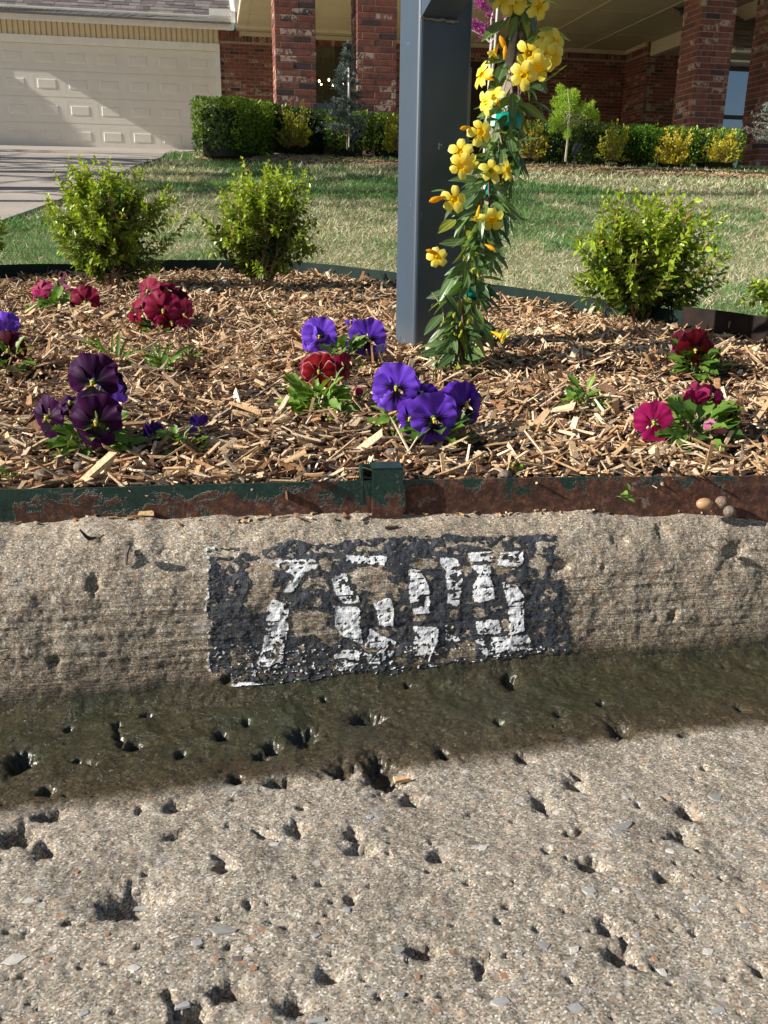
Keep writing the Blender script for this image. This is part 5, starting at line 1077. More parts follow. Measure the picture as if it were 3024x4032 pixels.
for a_, b_ in ((P0_, Pm), (Pm, P1_), (P1_, Pt)):
    R_ = frame(b_ - a_, (0, -1, 0)); L = np.linalg.norm(b_ - a_); V = boxv(-.0115, .0115, 0, L + .001, -.004, .004); mb.add(V @ R_.T + a_, BOXF)
stake = thing('wooden_stake', 'weathered grey wooden lath stake that carries the yellow flowering vine', 'stake', P0_); mb.build('lath', m_st, stake, loc=P0_)
M_TAPE = simple('green_tie_tape', (.0, .30, .22), .35, .15, 40, .2)
for (px, py, rr_) in [(1990, 482, .026), (1930, 742, .013), (1845, 1145, .017)]:
    c = vpt(px, py, .000); mb = MB(); d = (P1_ - P0_) / np.linalg.norm(P1_ - P0_); R_ = frame(d, (0, -1, 0)); V = []; n = 16
    hh = .0125
    for s_ in (-1, 1):
        for i in range(n): a = i / n * 2 * math.pi; V.append(c + R_ @ np.array([math.cos(a) * rr_ * (1 + .1 * math.sin(3 * a)), s_ * hh + .002 * math.sin(2 * a), math.sin(a) * rr_ * .6]))
    mb.add(np.array(V), np.array([[i, (i + 1) % n, n + (i + 1) % n, n + i] for i in range(n)])); mb.build('tie', M_TAPE, stake, loc=P0_)
vine = thing('jessamine_vine', 'climbing vine with yellow trumpet flowers and long pointed leaves, right of the post', 'vine', vb)
M_VST = simple('vine_stem', (.12, .065, .05), .6, .3, 80, .5); M_VST2 = simple('young_stem', (.30, .26, .08), .5, .2, 80, .3)
r = np.random.default_rng(77)
for j in range(6):
    pts = []
    for i, y in enumerate(np.linspace(1470, -150, 46)):
        ph = y * .012 + j * 1.05; am = (26 if j < 3 else 44) * (1 if y < 1350 else .4); pts.append(vpt(VX(y) + 14 + am * math.cos(ph), y, .014 * math.sin(ph) + .004))
    pts[0][2] = vb[2] - .01; mb = MB(); mb.tube(pts, np.linspace(.0024, .0013, len(pts)) * (1 if j < 4 else .7), 6, cap=False); mb.build('stem', M_VST if j < 4 else M_VST2, vine, loc=vb, smooth=True)
mb = MB(); mb.tube([on_ground(1712, 1500), vpt(1712, 1420, -.01), vpt(1708, 1370, -.01), vpt(1728, 1310), vpt(1748, 1260), vpt(1742, 1210), vpt(1722, 1180), vpt(1700, 1150)], [.0022, .002, .002, .0018, .0016, .0014, .0012, .0008], 6); mb.build('stem', M_VST2, vine, loc=vb, smooth=True)
# leaves : shared meshes, one object each
M_VL = []
for i, rgb in enumerate([(.065, .12, .045), (.10, .165, .06), (.15, .22, .06), (.27, .30, .05)]):
    m, nt, b = new_mat('vine_leaf_%s' % ('deep', 'mid', 'fresh', 'yellowing')[i]); co = objco(nt); oi = N(nt, 'ObjectInfo'); sep = N(nt, 'SeparateXYZ'); nt.links.new(co, sep.inputs[0])
    rib = mth(nt, 'LESS_THAN', mth(nt, 'ABSOLUTE', sep.outputs[0]), .012); wv = N(nt, 'TexWave'); wv.inputs['Scale'].default_value = 3.2; wv.inputs['Distortion'].default_value = 1.5; nt.links.new(co, wv.inputs[0])
    c = ramp(nt, oi.outputs['Random'], [(0, tuple(v * .7 for v in rgb)), (1, tuple(v * 1.4 for v in rgb))]).outputs[0]; n = tex_noise(nt, 5, 4, .6, co); c = mixc(nt, .5, c, ramp(nt, n.outputs[0], [(.3, (.6, .65, .7)), (.7, (1.35, 1.3, 1.2))]).outputs[0], 'MULTIPLY')
    c = mixc(nt, mth(nt, 'MULTIPLY', rib, .5), c, tuple(min(1, v * 2.2) for v in rgb)); nt.links.new(c, b.inputs['Base Color']); b.inputs['Roughness'].default_value = .36; b.inputs['Specular IOR Level'].default_value = .6
    t = N(nt, 'BsdfTranslucent'); nt.links.new(mixc(nt, 1.0, c, (1.9, 2.0, .7), 'MULTIPLY'), t.inputs[0]); mx = N(nt, 'MixShader'); mx.inputs[0].default_value = .28; nt.links.new(b.outputs[0], mx.inputs[1]); nt.links.new(t.outputs[0], mx.inputs[2]); nt.links.new(mx.outputs[0], nt.nodes['Material Output'].inputs[0])
    bump(nt, b, wv.outputs[0], .12, .02); M_VL.append(m)
VLM = []
for i, m in enumerate(M_VL):
    row = []
    for (w, fold, dr, tip, tw) in [(.30, .18, .22, .38, .2), (.26, .3, .45, .35, -.3), (.34, .12, .1, .42, .5), (.28, .25, -.15, .36, 0)]:
        V, Q = leaf_tpl(w, fold, dr, 8, tip, tw); o = build('leaf', V, Q, m, smooth=True); row.append(o.data); bpy.data.objects.remove(o)
    VLM.append(row)
env = lambda y: float(np.interp(y, [-150, 100, 300, 480, 600, 760, 950, 1130, 1300, 1400, 1470], [75, 85, 75, 60, 70, 70, 80, 82, 88, 80, 45]))
def vleaf(px, py, dt, d, L, kind=None, roll=0):
    kind = int(r.choice(4, p=[.45, .33, .16, .06])) if kind is None else kind; o = link('leaf', VLM[kind][int(r.integers(4))], vine); R_ = frame(d, (0, -.5, 1), roll) * L
    p = vpt(px, py, dt) - vb; o.matrix_local = M4(R_, p)
YS = list(np.concatenate([r.uniform(520, 1470, 330), r.uniform(-120, 520, 70)]))
for y in YS:
    ph = r.uniform(0, 2 * math.pi); e = env(y) * r.uniform(.1, .75); x = VX(y) + 14 + e * math.cos(ph); dt = .045 * math.sin(ph) * (e / 60) - .01
    out = np.array([math.cos(ph) * 1.0, math.sin(ph) * .9 - .15, 0]); el = r.uniform(-1.35, .15); d = np.array([out[0] * math.cos(el), out[1] * math.cos(el), math.sin(el)]) + r.normal(0, .2, 3)
    vleaf(x, y, dt, d, r.uniform(.034, .060), roll=r.normal(0, .6))
# leaves one can point at: (base x, base y, tip x, tip y)
for (x0, y0, x1, y1, kd) in [(1805, 1065, 1722, 1172, 1), (1990, 80, 1900, 190, 2), (1990, 225, 1905, 275, 1), (1990, 250, 1918, 400, 1), (2095, 380, 2155, 450, 0), (2090, 400, 2190, 430, 0), (2060, 200, 2100, 245, 1), (1960, 470, 1910, 490, 1), (2010, 440, 2030, 520, 0), (2015, 365, 2030, 460, 1), (1760, 755, 1703, 742, 1),
       (1800, 800, 1745, 850, 1), (1795, 865, 1729, 905, 3), (2020, 610, 2030, 720, 0), (1995, 560, 1968, 650, 0), (1748, 1235, 1669, 1308, 1), (1900, 1270, 1955, 1370, 0), (1750, 1155, 1815, 1240, 0), (1830, 1290, 1768, 1330, 1), (1880, 1300, 1850, 1345, 1), (1780, 1320, 1800, 1400, 1), (1985, 1, 2015, 20, 2),
       (2060, 55, 2110, 55, 2), (2120, 115, 2240, 140, 3), (2130, 4, 2205, 4, 2), (1935, 1310, 2022, 1306, 3), (2130, 330, 2235, 275, 0), (1700, 1455, 1720, 1400, 1), (1765, 1450, 1785, 1490, 1), (1715, 1440, 1692, 1475, 1), (1990, 830, 2000, 900, 0), (1960, 900, 2020, 960, 0), (1880, 1150, 1990, 1230, 0)]:
    A_, B_ = vpt(x0, y0, -.03), vpt(x1, y1, -.05 + r.uniform(-.02, .02)); vleaf(x0, y0, -.03, B_ - A_, np.linalg.norm(B_ - A_) * 1.05, kd, roll=r.normal(0, .3))
# flowers
M_YF = leafy('jessamine_petal', .4, .45, spec=.3, varscale=150, tboost=1.15)
def lobe_mesh():
    V, C, Q = [], [], []; n, m_ = 6, 6
    for i in range(n + 1):
        t = i / n; w = .37 * math.sin(min(1, t * 1.15 + .14) * math.pi * .60) * (1 - .15 * t); 
        for j in range(m_ + 1):
            a = (j / m_) * 2 - 1; yy_ = t - .10 * a * a * t - (.10 * (1 - abs(a)) * (t > .95)); V.append([w * 1.05 * a * (1 - .25 * t ** 6), .22 + .80 * yy_, .28 - .30 * t * t + .10 * t - .10 * (a * a) * t + .03 * math.sin(a * 5) * t]); C.append(np.array([.88, .66, .01]) * (1 - t) + np.array([.96, .90, .24]) * t)
    for i in range(n):
        for j in range(m_): k0 = i * (m_ + 1) + j; Q.append([k0, k0 + 1, k0 + m_ + 2, k0 + m_ + 1])
    o = build('petal', V, np.array(Q), M_YF, col=np.array(C), smooth=True); me = o.data; bpy.data.objects.remove(o); return me
PETAL = lobe_mesh()
mb = MB(); mb.tube([(0, 0, -.95), (0, 0, -.6), (0, 0, -.2), (0, 0, .15), (0, 0, .28)], [.05, .12, .20, .27, .34], 12, col=(.86, .56, .01), cap=False); mb.tube([(0, 0, -.1), (0, 0, .2)], [.03, .05], 6, col=(.75, .6, .1)); _t = mb.build('flower', M_YF, smooth=True); TRUMP = _t.data; bpy.data.objects.remove(_t)
def jflower(px, py, f, sz=.020, dt=-.06, open_=1.0, nl=5):
    sz *= 1.12
    R_ = frame((0, 0, 1), (0, -1, 0)); fz = np.array(f, float); fz /= np.linalg.norm(fz); xx = np.cross([0, 0, 1.0], fz); xx /= np.linalg.norm(xx) + 1e-9; yy_ = np.cross(fz, xx); Rm = np.stack([xx, yy_, fz], 1)
    o = link('flower', TRUMP, vine); o.matrix_local = M4(Rm * sz, vpt(px, py, dt) - vb); roll = r.uniform(0, 1.2)
    for i in range(nl): c = link('petal', PETAL, o); c.matrix_local = Matrix.Rotation(roll + i * 2 * math.pi / 5, 4, 'Z') @ Matrix.Rotation(r.uniform(-.15, .2) + (1 - open_) * .9, 4, 'X') @ Matrix.Diagonal((r.uniform(.9, 1.1), r.uniform(.9, 1.12), 1, 1))
def jbud(x0, y0, x1, y1, dt=-.06):
    A_, B_ = vpt(x0, y0, dt) - vb, vpt(x1, y1, dt - .01) - vb; mb = MB(); L = np.linalg.norm(B_ - A_); pts = [A_ + (B_ - A_) * t for t in (0, .25, .55, .8, 1)]; mb.tube(pts, [L * .07, L * .11, L * .17, L * .15, L * .03], 9, col=(.82, .45, .01)); mb.build('bud', M_YF, vine, smooth=True)
for (px, py, f, sz, op) in [(2058, 297, (-.1, -1, -.05), .0215, 1), (2115, 265, (.15, -.9, -.35), .0225, 1), (2085, 208, (-.3, -.9, -.3), .0215, 1), (2155, 165, (.1, -.8, .5), .021, .9), (2180, 175, (.5, -.8, .1), .022, 1), (2150, 215, (.2, -.8, -.3), .022, 1), (2175, 225, (.5, -.8, -.4), .02, .9),
       (1908, 300, (-.8, -.5, .2), .021, 1), (1950, 388, (-.5, -.5, .6), .019, .7), (1925, 405, (-.8, -.6, -.1), .019, .8), (1890, 522, (.1, -1, .1), .0205, 1), (1815, 600, (-.25, -1, .15), .0205, 1), (1815, 650, (-.1, -.9, -.3), .0195, 1), (1840, 640, (.2, -.7, -.5), .018, .9),
       (1930, 680, (.1, -.9, .45), .020, .9), (1985, 672, (.6, -.5, .1), .018, .8), (1787, 787, (.05, -1, .05), .0205, 1), (1935, 860, (.1, -.9, -.4), .0215, 1), (1722, 1012, (-.1, -1, -.05), .0175, 1), (2020, 5, (-.3, -.9, -.3), .023, 1), (1990, 0, (-.5, -.8, .1), .021, 1), (2118, 25, (.3, -.8, -.2), .02, 1), (2090, -15, (.1, -1, 0), .02, 1),
       (1950, 345 - 145, (-.3, -.2, -.6), .014, .3), (1880, 845, (-.2, -.2, -.9), .015, .3), (1965, 1320, (.7, -.3, -.3), .015, .3)]:
    jflower(px, py, f, sz, open_=op, dt=-.055 if px < 2150 else -.04)
for b_ in [(1750, 775, 1690, 793), (1850, 500, 1812, 507), (1995, 205, 1968, 140), (1985, 235, 1990, 180), (1905, 962, 1950, 985), (1725, 998, 1678, 985), (2065, 215, 2055, 80)][:6]: jbud(*b_)
for i in range(26):
    y = r.uniform(900, 1330); x = VX(y) + 14 + r.normal(0, 22); mb = MB(); A_ = vpt(x, y, -.05) - vb; d = r.normal(0, 1, 3); d[2] = abs(d[2]) + .5; d /= np.linalg.norm(d); mb.tube([A_, A_ + d * .005, A_ + d * .010], [.0012, .0026, .0006], 6, col=(.42, .44, .05)); mb.build('bud', M_YF, vine, smooth=True)

# ================================================================== pansies
M_PET = leafy('pansy_petal', .16, .55, spec=.15, varscale=420, tboost=1.2); M_PLF = leafy('pansy_leaf', .30, .42, spec=.4, varscale=200); M_PST = simple('soft_green_stem', (.14, .22, .05), .5, .2, 60, .2)
def pcol(base, edge, blotch, t, a, kind):
    c = np.array(base) * (1 - t ** 3 * .5) + np.array(edge) * t ** 3 * .5
    if kind != 'top' and blotch is not None:
        lim = .50 + .10 * math.sin(a * 17) + .05 * math.sin(a * 31 + 2) - .12 * a * a + (.10 if kind == 'low' else 0); k_ = 1 / (1 + math.exp((t - lim) * 34)); c = c * (1 - k_) + np.array(blotch) * k_
    return c
_pcache = {}
def petal(scheme, kind, var):
    key = (scheme, kind, var)
    if key in _pcache: return _pcache[key]
    base, edge, blotch, rim = SCHEMES[scheme]; rr = np.random.default_rng(hash(key) % 1000 if False else (len(_pcache) * 7 + 3)); ph1, ph2, ruf = rr.uniform(0, 6), rr.uniform(0, 6), rr.uniform(.6, 1.3)
    half = {'top': .86, 'side': .76, 'low': .92}[kind]; n, m_ = 14, 18; V, C, Q = [], [], []
    for i in range(n + 1):
        t = i / n
        for j in range(m_ + 1):
            a = (j / m_) * 2 - 1; ang = a * half * (.32 + .68 * min(1, t * 1.5)); rad = t * (1 - .20 * abs(a) ** 3) * (1 + .03 * math.sin(a * 9 + ph1))
            if kind == 'low': rad *= 1 - .07 * math.exp(-(a / .18) ** 2) * t
            z = -.12 * t * t + .055 * ruf * math.sin(a * 4.5 + ph1) * t ** 2 + .035 * ruf * math.sin(a * 11 + ph2) * t ** 4 + .02 * math.sin(t * 6 + ph2)
            V.append([math.sin(ang) * rad, math.cos(ang) * rad, z]); c = pcol(base, edge, blotch, t, a, kind)
            if rim is not None and (t > .97 or abs(a) > .97 and t > .35): c = np.array(rim)
            c = c * (1 - .12 * abs(math.sin(a * 14 + ph2)) * (1 - t * .5)); C.append(c)
    for i in range(n):
        for j in range(m_): k0 = i * (m_ + 1) + j; Q.append([k0, k0 + m_ + 1, k0 + m_ + 2, k0 + 1])
    o = build('petal', V, np.array(Q), M_PET, col=np.array(C), smooth=True); _pcache[key] = o.data; bpy.data.objects.remove(o); return _pcache[key]
SCHEMES = {'violet': ((.125, .036, .50), (.19, .08, .60), (.006, .0, .014), None), 'deep_violet': ((.060, .012, .29), (.10, .02, .32), (.004, 0, .008), None), 'crimson': ((.20, .003, .028), (.26, .006, .05), (.07, .0, .006), None),
           'white_edged_red': ((.24, .004, .008), (.28, .006, .012), (.10, .0, .003), (.62, .32, .30)), 'black_purple': ((.024, .0008, .026), (.065, .002, .075), (.002, 0, .002), None), 'blue_purple': ((.035, .009, .15), (.045, .006, .14), None, None),
           'magenta': ((.27, .005, .075), (.34, .012, .11), (.16, 0, .03), None), 'maroon': ((.055, .0008, .009), (.09, .0015, .018), (.015, 0, .003), None), 'pink': ((.45, .11, .24), (.52, .18, .31), None, None), 'pale_violet': ((.30, .22, .66), (.38, .30, .72), None, None),
           'orange_red': ((.11, .002, .009), (.15, .004, .02), (.20, .020, .002), None), 'rose': ((.30, .022, .085), (.36, .045, .14), (.2, .01, .04), None)}
mb = MB()
_V = [[0, 0, .06]]; 
mb.tube([(0, 0, -.12), (0, 0, -.02), (0, -.01, .02), (0, -.01, .03)], [.08, .075, .05, .02], 10, col=(.50, .45, .05)); mb.tube([(0, -.03, .01), (0, -.09, .03), (0, -.13, .025)], [.035, .052, .02], 8, col=(.86, .60, .01)); mb.tube([(-.055, .045, .02), (0, .06, .03), (.055, .045, .02)], [.015, .026, .015], 6, col=(.80, .80, .70))
mb.tube([(0, .02, -.28), (0, .01, -.18), (0, 0, -.10)], [.05, .13, .09], 8, col=(.10, .18, .04)); _t = mb.build('flower', M_PET, smooth=True); EYE = _t.data; bpy.data.objects.remove(_t)
rp = np.random.default_rng(55)
def pflower(root, rp0, px, py, rpx, t, yaw=0, pitch=5, scheme='violet', roll=0, dt=0.0, crumple=0.0):
    """px,py in the 1659-wide reading of the photo; yaw + turns to the right, pitch + looks up"""
    c = atd(px * k, py * k, t + dt); R_ = rpx * k * (t + dt) / F_PX; cy, cp = math.radians(yaw), math.radians(pitch)
    f = np.array([math.sin(cy) * math.cos(cp), -math.cos(cy) * math.cos(cp), math.sin(cp)]); x = np.cross([0, 0, 1.0], f); x /= np.linalg.norm(x); y = np.cross(f, x); Rm = np.stack([x, y, f], 1)
    o = link('flower', EYE, root); o.matrix_local = M4(Rm * R_, c - rp0) @ Matrix.Rotation(math.radians(roll), 4, 'Z')
    v = int(rp.integers(4))
    for kind, ang, L, z, tilt in [('top', -36, 1.02, -.20, .05), ('top', 32, 1.0, -.25, .05), ('side', -86, .90, -.07, .05), ('side', 86, .90, -.10, .05), ('low', 180, .96, .0, .03)]:
        p = link('petal', petal(scheme, kind, (v + len(kind)) % 2 + (2 if ang > 0 else 0)), o); cr = rp.normal(0, .035 + crumple * .7)
        p.matrix_local = Matrix.Rotation(math.radians(-ang + rp.uniform(-5, 5)), 4, 'Z') @ Matrix.Translation((0, 0, z)) @ Matrix.Rotation(tilt + cr - crumple * .9, 4, 'X') @ Matrix.Rotation(rp.normal(0, crumple * .5), 4, 'Y') @ Matrix.Diagonal((L * rp.uniform(.95, 1.08) * (1 - .35 * crumple), L * rp.uniform(.95, 1.06), 1, 1))
    # flower stalk
    b0 = c - f * R_ * .25; mid = b0 - f * R_ * .6 + np.array([0, 0, -R_ * .2]); g = rp0 + (c - rp0) * .25; g[2] = rp0[2] + .01
    mb = MB(); mb.tube([b0, b0 - f * R_ * .35 + np.array([0, 0, R_ * .12]), mid, (mid + g) / 2 + rp.normal(0, .003, 3), g], [.0014, .0013, .0013, .0014, .0015], 6, col=(.14, .22, .05), cap=False); mb.build('stalk', M_PST, root, loc=rp0, smooth=True)
def ploaf(w, n=6):
    t = np.linspace(0, 1, n + 1); V = []; Q = []
    for i in range(n + 1):
        hw = w / 2 * (math.sin(min(1, t[i] * 1.15) * math.pi * .78) ** .8 if t[i] > .18 else .16) * (1 + (.16 if i % 2 else -.10)); hw = hw if i < n else w * .10
        for s_ in (-1, -.5, 0, .5, 1): V.append([hw * s_, t[i], .10 * abs(s_) * hw * 4 - .25 * t[i] ** 2 + .03 * math.sin(i * 2 + s_ * 3)])
    for i in range(n):
        for j in range(4): Q.append([i * 5 + j, i * 5 + j + 1, i * 5 + 6 + j, i * 5 + 5 + j])
    return np.array(V), np.array(Q)
PLM = []
for w, rgb in [(.42, (.10, .20, .025)), (.55, (.15, .27, .04)), (.34, (.22, .34, .05)), (.62, (.075, .15, .025))]:
    V, Q = ploaf(w); o = build('leaf', V, Q, M_PLF, col=np.array(rgb), smooth=True); PLM.append(o.data); bpy.data.objects.remove(o)
def pansy(px, py, label, leaves=16, spread=.045, lh=.03, flowers=(), lsz=(.020, .034), tshift=0, group='pansies planted in the flower bed', seed=0, kinds=None, cx_off=0):
    rr = np.random.default_rng(seed + 500); b_ = on_ground(px * k, py * k, .8); b_[2] = float(bedz(b_[0], b_[1])); t = depth(b_) + tshift; root = thing('pansy_plant', label, 'pansy', b_, group)
    sc_ = 1.0
    for i in range(int(leaves * 1.5)):
        a = rr.uniform(0, 2 * math.pi); hh = rr.uniform(0, 1); q = b_ + np.array([math.cos(a) * spread * (1 - hh * .6) * rr.uniform(.1, .8) + cx_off, math.sin(a) * spread * .7 * (1 - hh * .6) * rr.uniform(.1, .8), .006 + lh * hh]); el = rr.uniform(-.1, 1.0) * (.4 + hh)
        d = np.array([math.cos(a) * math.cos(el), math.sin(a) * math.cos(el), math.sin(el)]); o = link('leaf', PLM[int(rr.choice(kinds or [0, 1, 2, 3]))], root); o.matrix_local = M4(frame(d, (0, -.3, 1), rr.normal(0, .3)) * rr.uniform(*lsz) * 1.15, q - b_)
        mb = None
    mb = MB()
    for i in range(5):
        a = rr.uniform(0, 6.28); mb.tube([b_, b_ + np.array([math.cos(a) * spread * .3, math.sin(a) * spread * .3, lh * .8])], .0014, 5, col=(.14, .22, .05))
    mb.build('stems', M_PST, root, loc=b_)
    for f in flowers: pflower(root, b_, *f[:3], t + (f[7] if len(f) > 7 else 0) - .01, yaw=f[3], pitch=f[4], scheme=f[5], roll=f[6] if len(f) > 6 else 0, crumple=f[8] if len(f) > 8 else 0)
    return root
# (x, y, radius, yaw, pitch, colour, roll, depth shift, crumple)
pansy(945, 968, 'violet pansy with dark blotches in full bloom, nearest the centre of the edging', 16, .055, .025, [(855, 838, 54, -5, 5, 'violet', 0, -.0), (938, 907, 58, 4, -8, 'violet', 0, -.03), (1010, 876, 52, 34, 2, 'deep_violet', 12, -.01), (884, 905, 42, -38, -5, 'deep_violet', -6, -.015), (975, 850, 44, -14, 40, 'deep_violet', 20, .02, .25), (913, 848, 42, 20, 30, 'deep_violet', 0, .03, .2), (828, 858, 34, -30, 0, 'violet', 0, .02, .1)], seed=1)
pansy(850, 955, 'small green pansy shoots at the left foot of the big violet blooms', 9, .02, .03, (), (.014, .022), seed=12, kinds=[1, 2])
pansy(740, 800, 'pair of pale violet pansies with dark centres just left of the post', 14, .05, .03, [(689, 727, 43, -5, 5, 'violet', -4), (795, 733, 45, 4, 4, 'violet', 2), (660, 730, 32, -50, 0, 'violet', 0, .01, .15), (757, 705, 18, -60, -30, 'violet', 0, .02, .6), (705, 757, 30, 15, -30, 'violet', 0, .01, .3), (745, 757, 18, 0, -60, 'pale_violet', 0, .0, .5), (828, 765, 22, 50, -30, 'pale_violet', 0, .01, .5), (672, 712, 26, -20, 20, 'violet', 0, .03, .3)], seed=2)
pansy(688, 905, 'red pansy with thin white petal edges above a mound of light green leaves', 44, .055, .028, [(688, 803, 41, -2, 0, 'white_edged_red', 4), (745, 790, 30, 38, 12, 'crimson', 10, .02, .2), (757, 800, 28, 78, -5, 'maroon', 0, .0, .1), (648, 818, 26, -70, 0, 'crimson', 0, .02, .2), (660, 800, 30, -40, 5, 'crimson', 0, .03, .2)], (.020, .034), seed=3, kinds=[1, 2, 2, 1])
pansy(195, 985, 'near black purple pansy cluster at the left front of the bed', 26, .055, .030, [(198, 826, 62, -4, 2, 'black_purple', 0, -.0), (206, 913, 60, 0, -4, 'black_purple', 5, -.04), (98, 902, 48, -32, 2, 'black_purple', 0, -.01), (243, 822, 55, 150, 20, 'blue_purple', 0, .04, .05), (150, 868, 42, -15, 45, 'black_purple', 20, .01, .5), (122, 876, 34, -50, 40, 'black_purple', 0, .02, .5), (262, 945, 30, 60, -30, 'blue_purple', 0, -.0, .3)], (.020, .034), seed=4, kinds=[0, 1, 2, 3])
pansy(385, 975, 'trailing purple pansy with two nodding blooms lying on the mulch', 18, .055, .012, [(330, 946, 30, -10, -40, 'blue_purple', 0, 0, .5), (432, 930, 30, 40, -50, 'blue_purple', 0, 0, .7)], (.012, .020), seed=5, kinds=[0, 1, 2])
pansy(345, 725, 'large crimson pansy cluster behind the grassy tufts', 18, .05, .025, [(318, 628, 32, -20, 15, 'crimson', 0, .03, .15), (322, 662, 34, -30, 5, 'magenta', 0, .0, .2), (352, 672, 44, 5, 0, 'crimson', 0, -.02, .1), (380, 640, 30, 10, 20, 'maroon', 0, .03, .3), (398, 680, 34, 35, -12, 'rose', 0, -.01, .3), (282, 668, 28, -55, 0, 'crimson', 0, .0, .3), (292, 700, 24, -60, -10, 'crimson', 0, .0, .3), (372, 700, 36, 20, -25, 'crimson', 0, -.01, .2), (360, 622, 26, 40, 30, 'crimson', 0, .05, .3)], seed=6)
pansy(118, 675, 'crimson and pink pansy at the back left, beside the boxwood stem', 22, .06, .025, [(83, 628, 28, -30, 15, 'rose', 0, .02, .35), (82, 648, 22, -20, -20, 'magenta', 0, .0, .4), (122, 607, 24, -50, 10, 'maroon', 0, .05, .3), (183, 653, 36, 8, 8, 'crimson', 0, -.01, .05), (150, 620, 16, 10, 60, 'pink', 0, .02, .8)], (.028, .045), seed=7, kinds=[0, 1, 1])
pansy(20, 815, 'dark red pansy at the left edge with a yellow centre', 16, .05, .03, [(16, 757, 42, 2, 4, 'maroon', 0), (30, 790, 16, 20, -30, 'pink', 0, .02, .6), (-40, 770, 34, -20, 0, 'crimson')], seed=8)
pansy(0, 760, 'blue violet pansy at the left edge, behind the dark red one', 12, .05, .03, [(8, 700, 34, 0, 20, 'violet', 0, 0, .2), (15, 722, 30, 25, -20, 'violet', 0, -.01, .4)], seed=9)
pansy(1495, 815, 'dark red pansy nearest the rear edging at the right', 30, .055, .035, [(1497, 735, 48, 0, 35, 'maroon', 170, .03, .3), (1503, 758, 44, 5, -22, 'orange_red', 0, -.01, .1), (1466, 740, 30, -55, 0, 'maroon', 0, .0, .25), (1540, 762, 26, 40, 10, 'crimson', 0, .02, .3), (1558, 772, 24, 75, 0, 'maroon', 0, 0, .2)], seed=10, kinds=[0, 1, 3, 0])
pansy(1495, 965, 'magenta pansy with scattered blooms at the right front of the bed', 26, .065, .03, [(1412, 913, 46, -14, 0, 'magenta', 8, -.01, .05), (1500, 848, 36, -10, 25, 'rose', 0, .02, .5), (1500, 875, 34, 0, -30, 'magenta', 0, .01, .4), (1545, 852, 34, 10, 25, 'maroon', 0, .03, .4), (1565, 868, 26, 40, 0, 'magenta', 0, .02, .5), (1592, 905, 34, 78, -5, 'maroon', 0, 0, .25), (1537, 945, 34, 10, -55, 'pink', 0, -.02, .7), (1550, 900, 22, 70, -10, 'maroon', 0, .01, .2)], (.022, .036), seed=11, kinds=[0, 1, 3, 1])
pansy(1255, 895, 'small budding green plant alone in the mulch right of centre', 22, .028, .028, (), (.014, .024), seed=13, kinds=[1, 2, 0])
pansy(775, 880, 'faded salmon pansy bloom drooping beside the white edged red one', 4, .02, .012, [(778, 868, 26, 0, -60, 'rose', 0, .0, .9)], (.012, .02), seed=14, kinds=[1, 2])
# grassy tufts (strap leaves)
M_STR = leafy('strap_leaf', .35, .4, spec=.4, varscale=90)
def tuft(px, py, label, tips, seed):
    rr = np.random.default_rng(seed); b_ = on_ground(px * k, py * k, 1.2); b_[2] = float(bedz(b_[0], b_[1])); t = depth(b_); root = thing('grassy_tuft', label, 'grass tuft', b_, 'strap leaved tufts in the mulch')
    for (tx, ty, mx_, my_) in tips:
        A_ = b_ + rr.normal(0, .003, 3) * [1, 1, 0]; B_ = atd(mx_ * k, my_ * k, t + rr.uniform(-.04, .03)); C_ = atd(tx * k, ty * k, t + rr.uniform(-.06, .05)); n = 8; V = []; Q = []
        pts = [(1 - s_) ** 2 * A_ + 2 * s_ * (1 - s_) * (2 * B_ - .5 * A_ - .5 * C_) + s_ * s_ * C_ for s_ in np.linspace(0, 1, n + 1)]; wd = .0034 * rr.uniform(.8, 1.2)
        for i, p in enumerate(pts):
            d = pts[min(i + 1, n)] - pts[max(i - 1, 0)]; sd = np.cross(d, [0, -1, .3]); sd /= np.linalg.norm(sd) + 1e-9; w = wd * (1 - (i / n) ** 2.2 * .95) * (.75 if i == 0 else 1); ct = np.cross(d, sd); ct /= np.linalg.norm(ct) + 1e-9
            V += [p - sd * w, p + ct * w * .35, p + sd * w]
        for i in range(n):
            for j in (0, 1): Q.append([i * 3 + j, i * 3 + j + 1, i * 3 + 4 + j, i * 3 + 3 + j])
        o = build('leaf', V, np.array(Q), M_STR, root, col=np.array([.10, .19, .03]) * rr.uniform(.8, 1.5), smooth=True, loc=b_)
tuft(255, 800, 'left strap leaved tuft between the crimson and the near black pansies', [(165, 735, 200, 745), (180, 722, 215, 745), (205, 715, 220, 750), (245, 712, 243, 755), (275, 725, 262, 760), (230, 770, 240, 778), (175, 772, 205, 770), (205, 745, 225, 760), (285, 745, 275, 765), (258, 710, 255, 745), (290, 790, 275, 785)], 1)
tuft(350, 805, 'right strap leaved tuft below the crimson pansy cluster', [(330, 740, 335, 765), (372, 745, 362, 760), (300, 785, 322, 782), (330, 812, 340, 795), (292, 800, 318, 795), (345, 735, 345, 760), (380, 740, 360, 755), (435, 762, 400, 752), (375, 800, 362, 795), (310, 770, 325, 780), (280, 765, 315, 762), (405, 775, 382, 770), (360, 745, 356, 765)], 2)
tuft(402, 790, 'small strap leaved tuft farthest right of the three', [(440, 765, 418, 770), (405, 745, 404, 765), (425, 745, 412, 762), (380, 770, 392, 775)], 3)
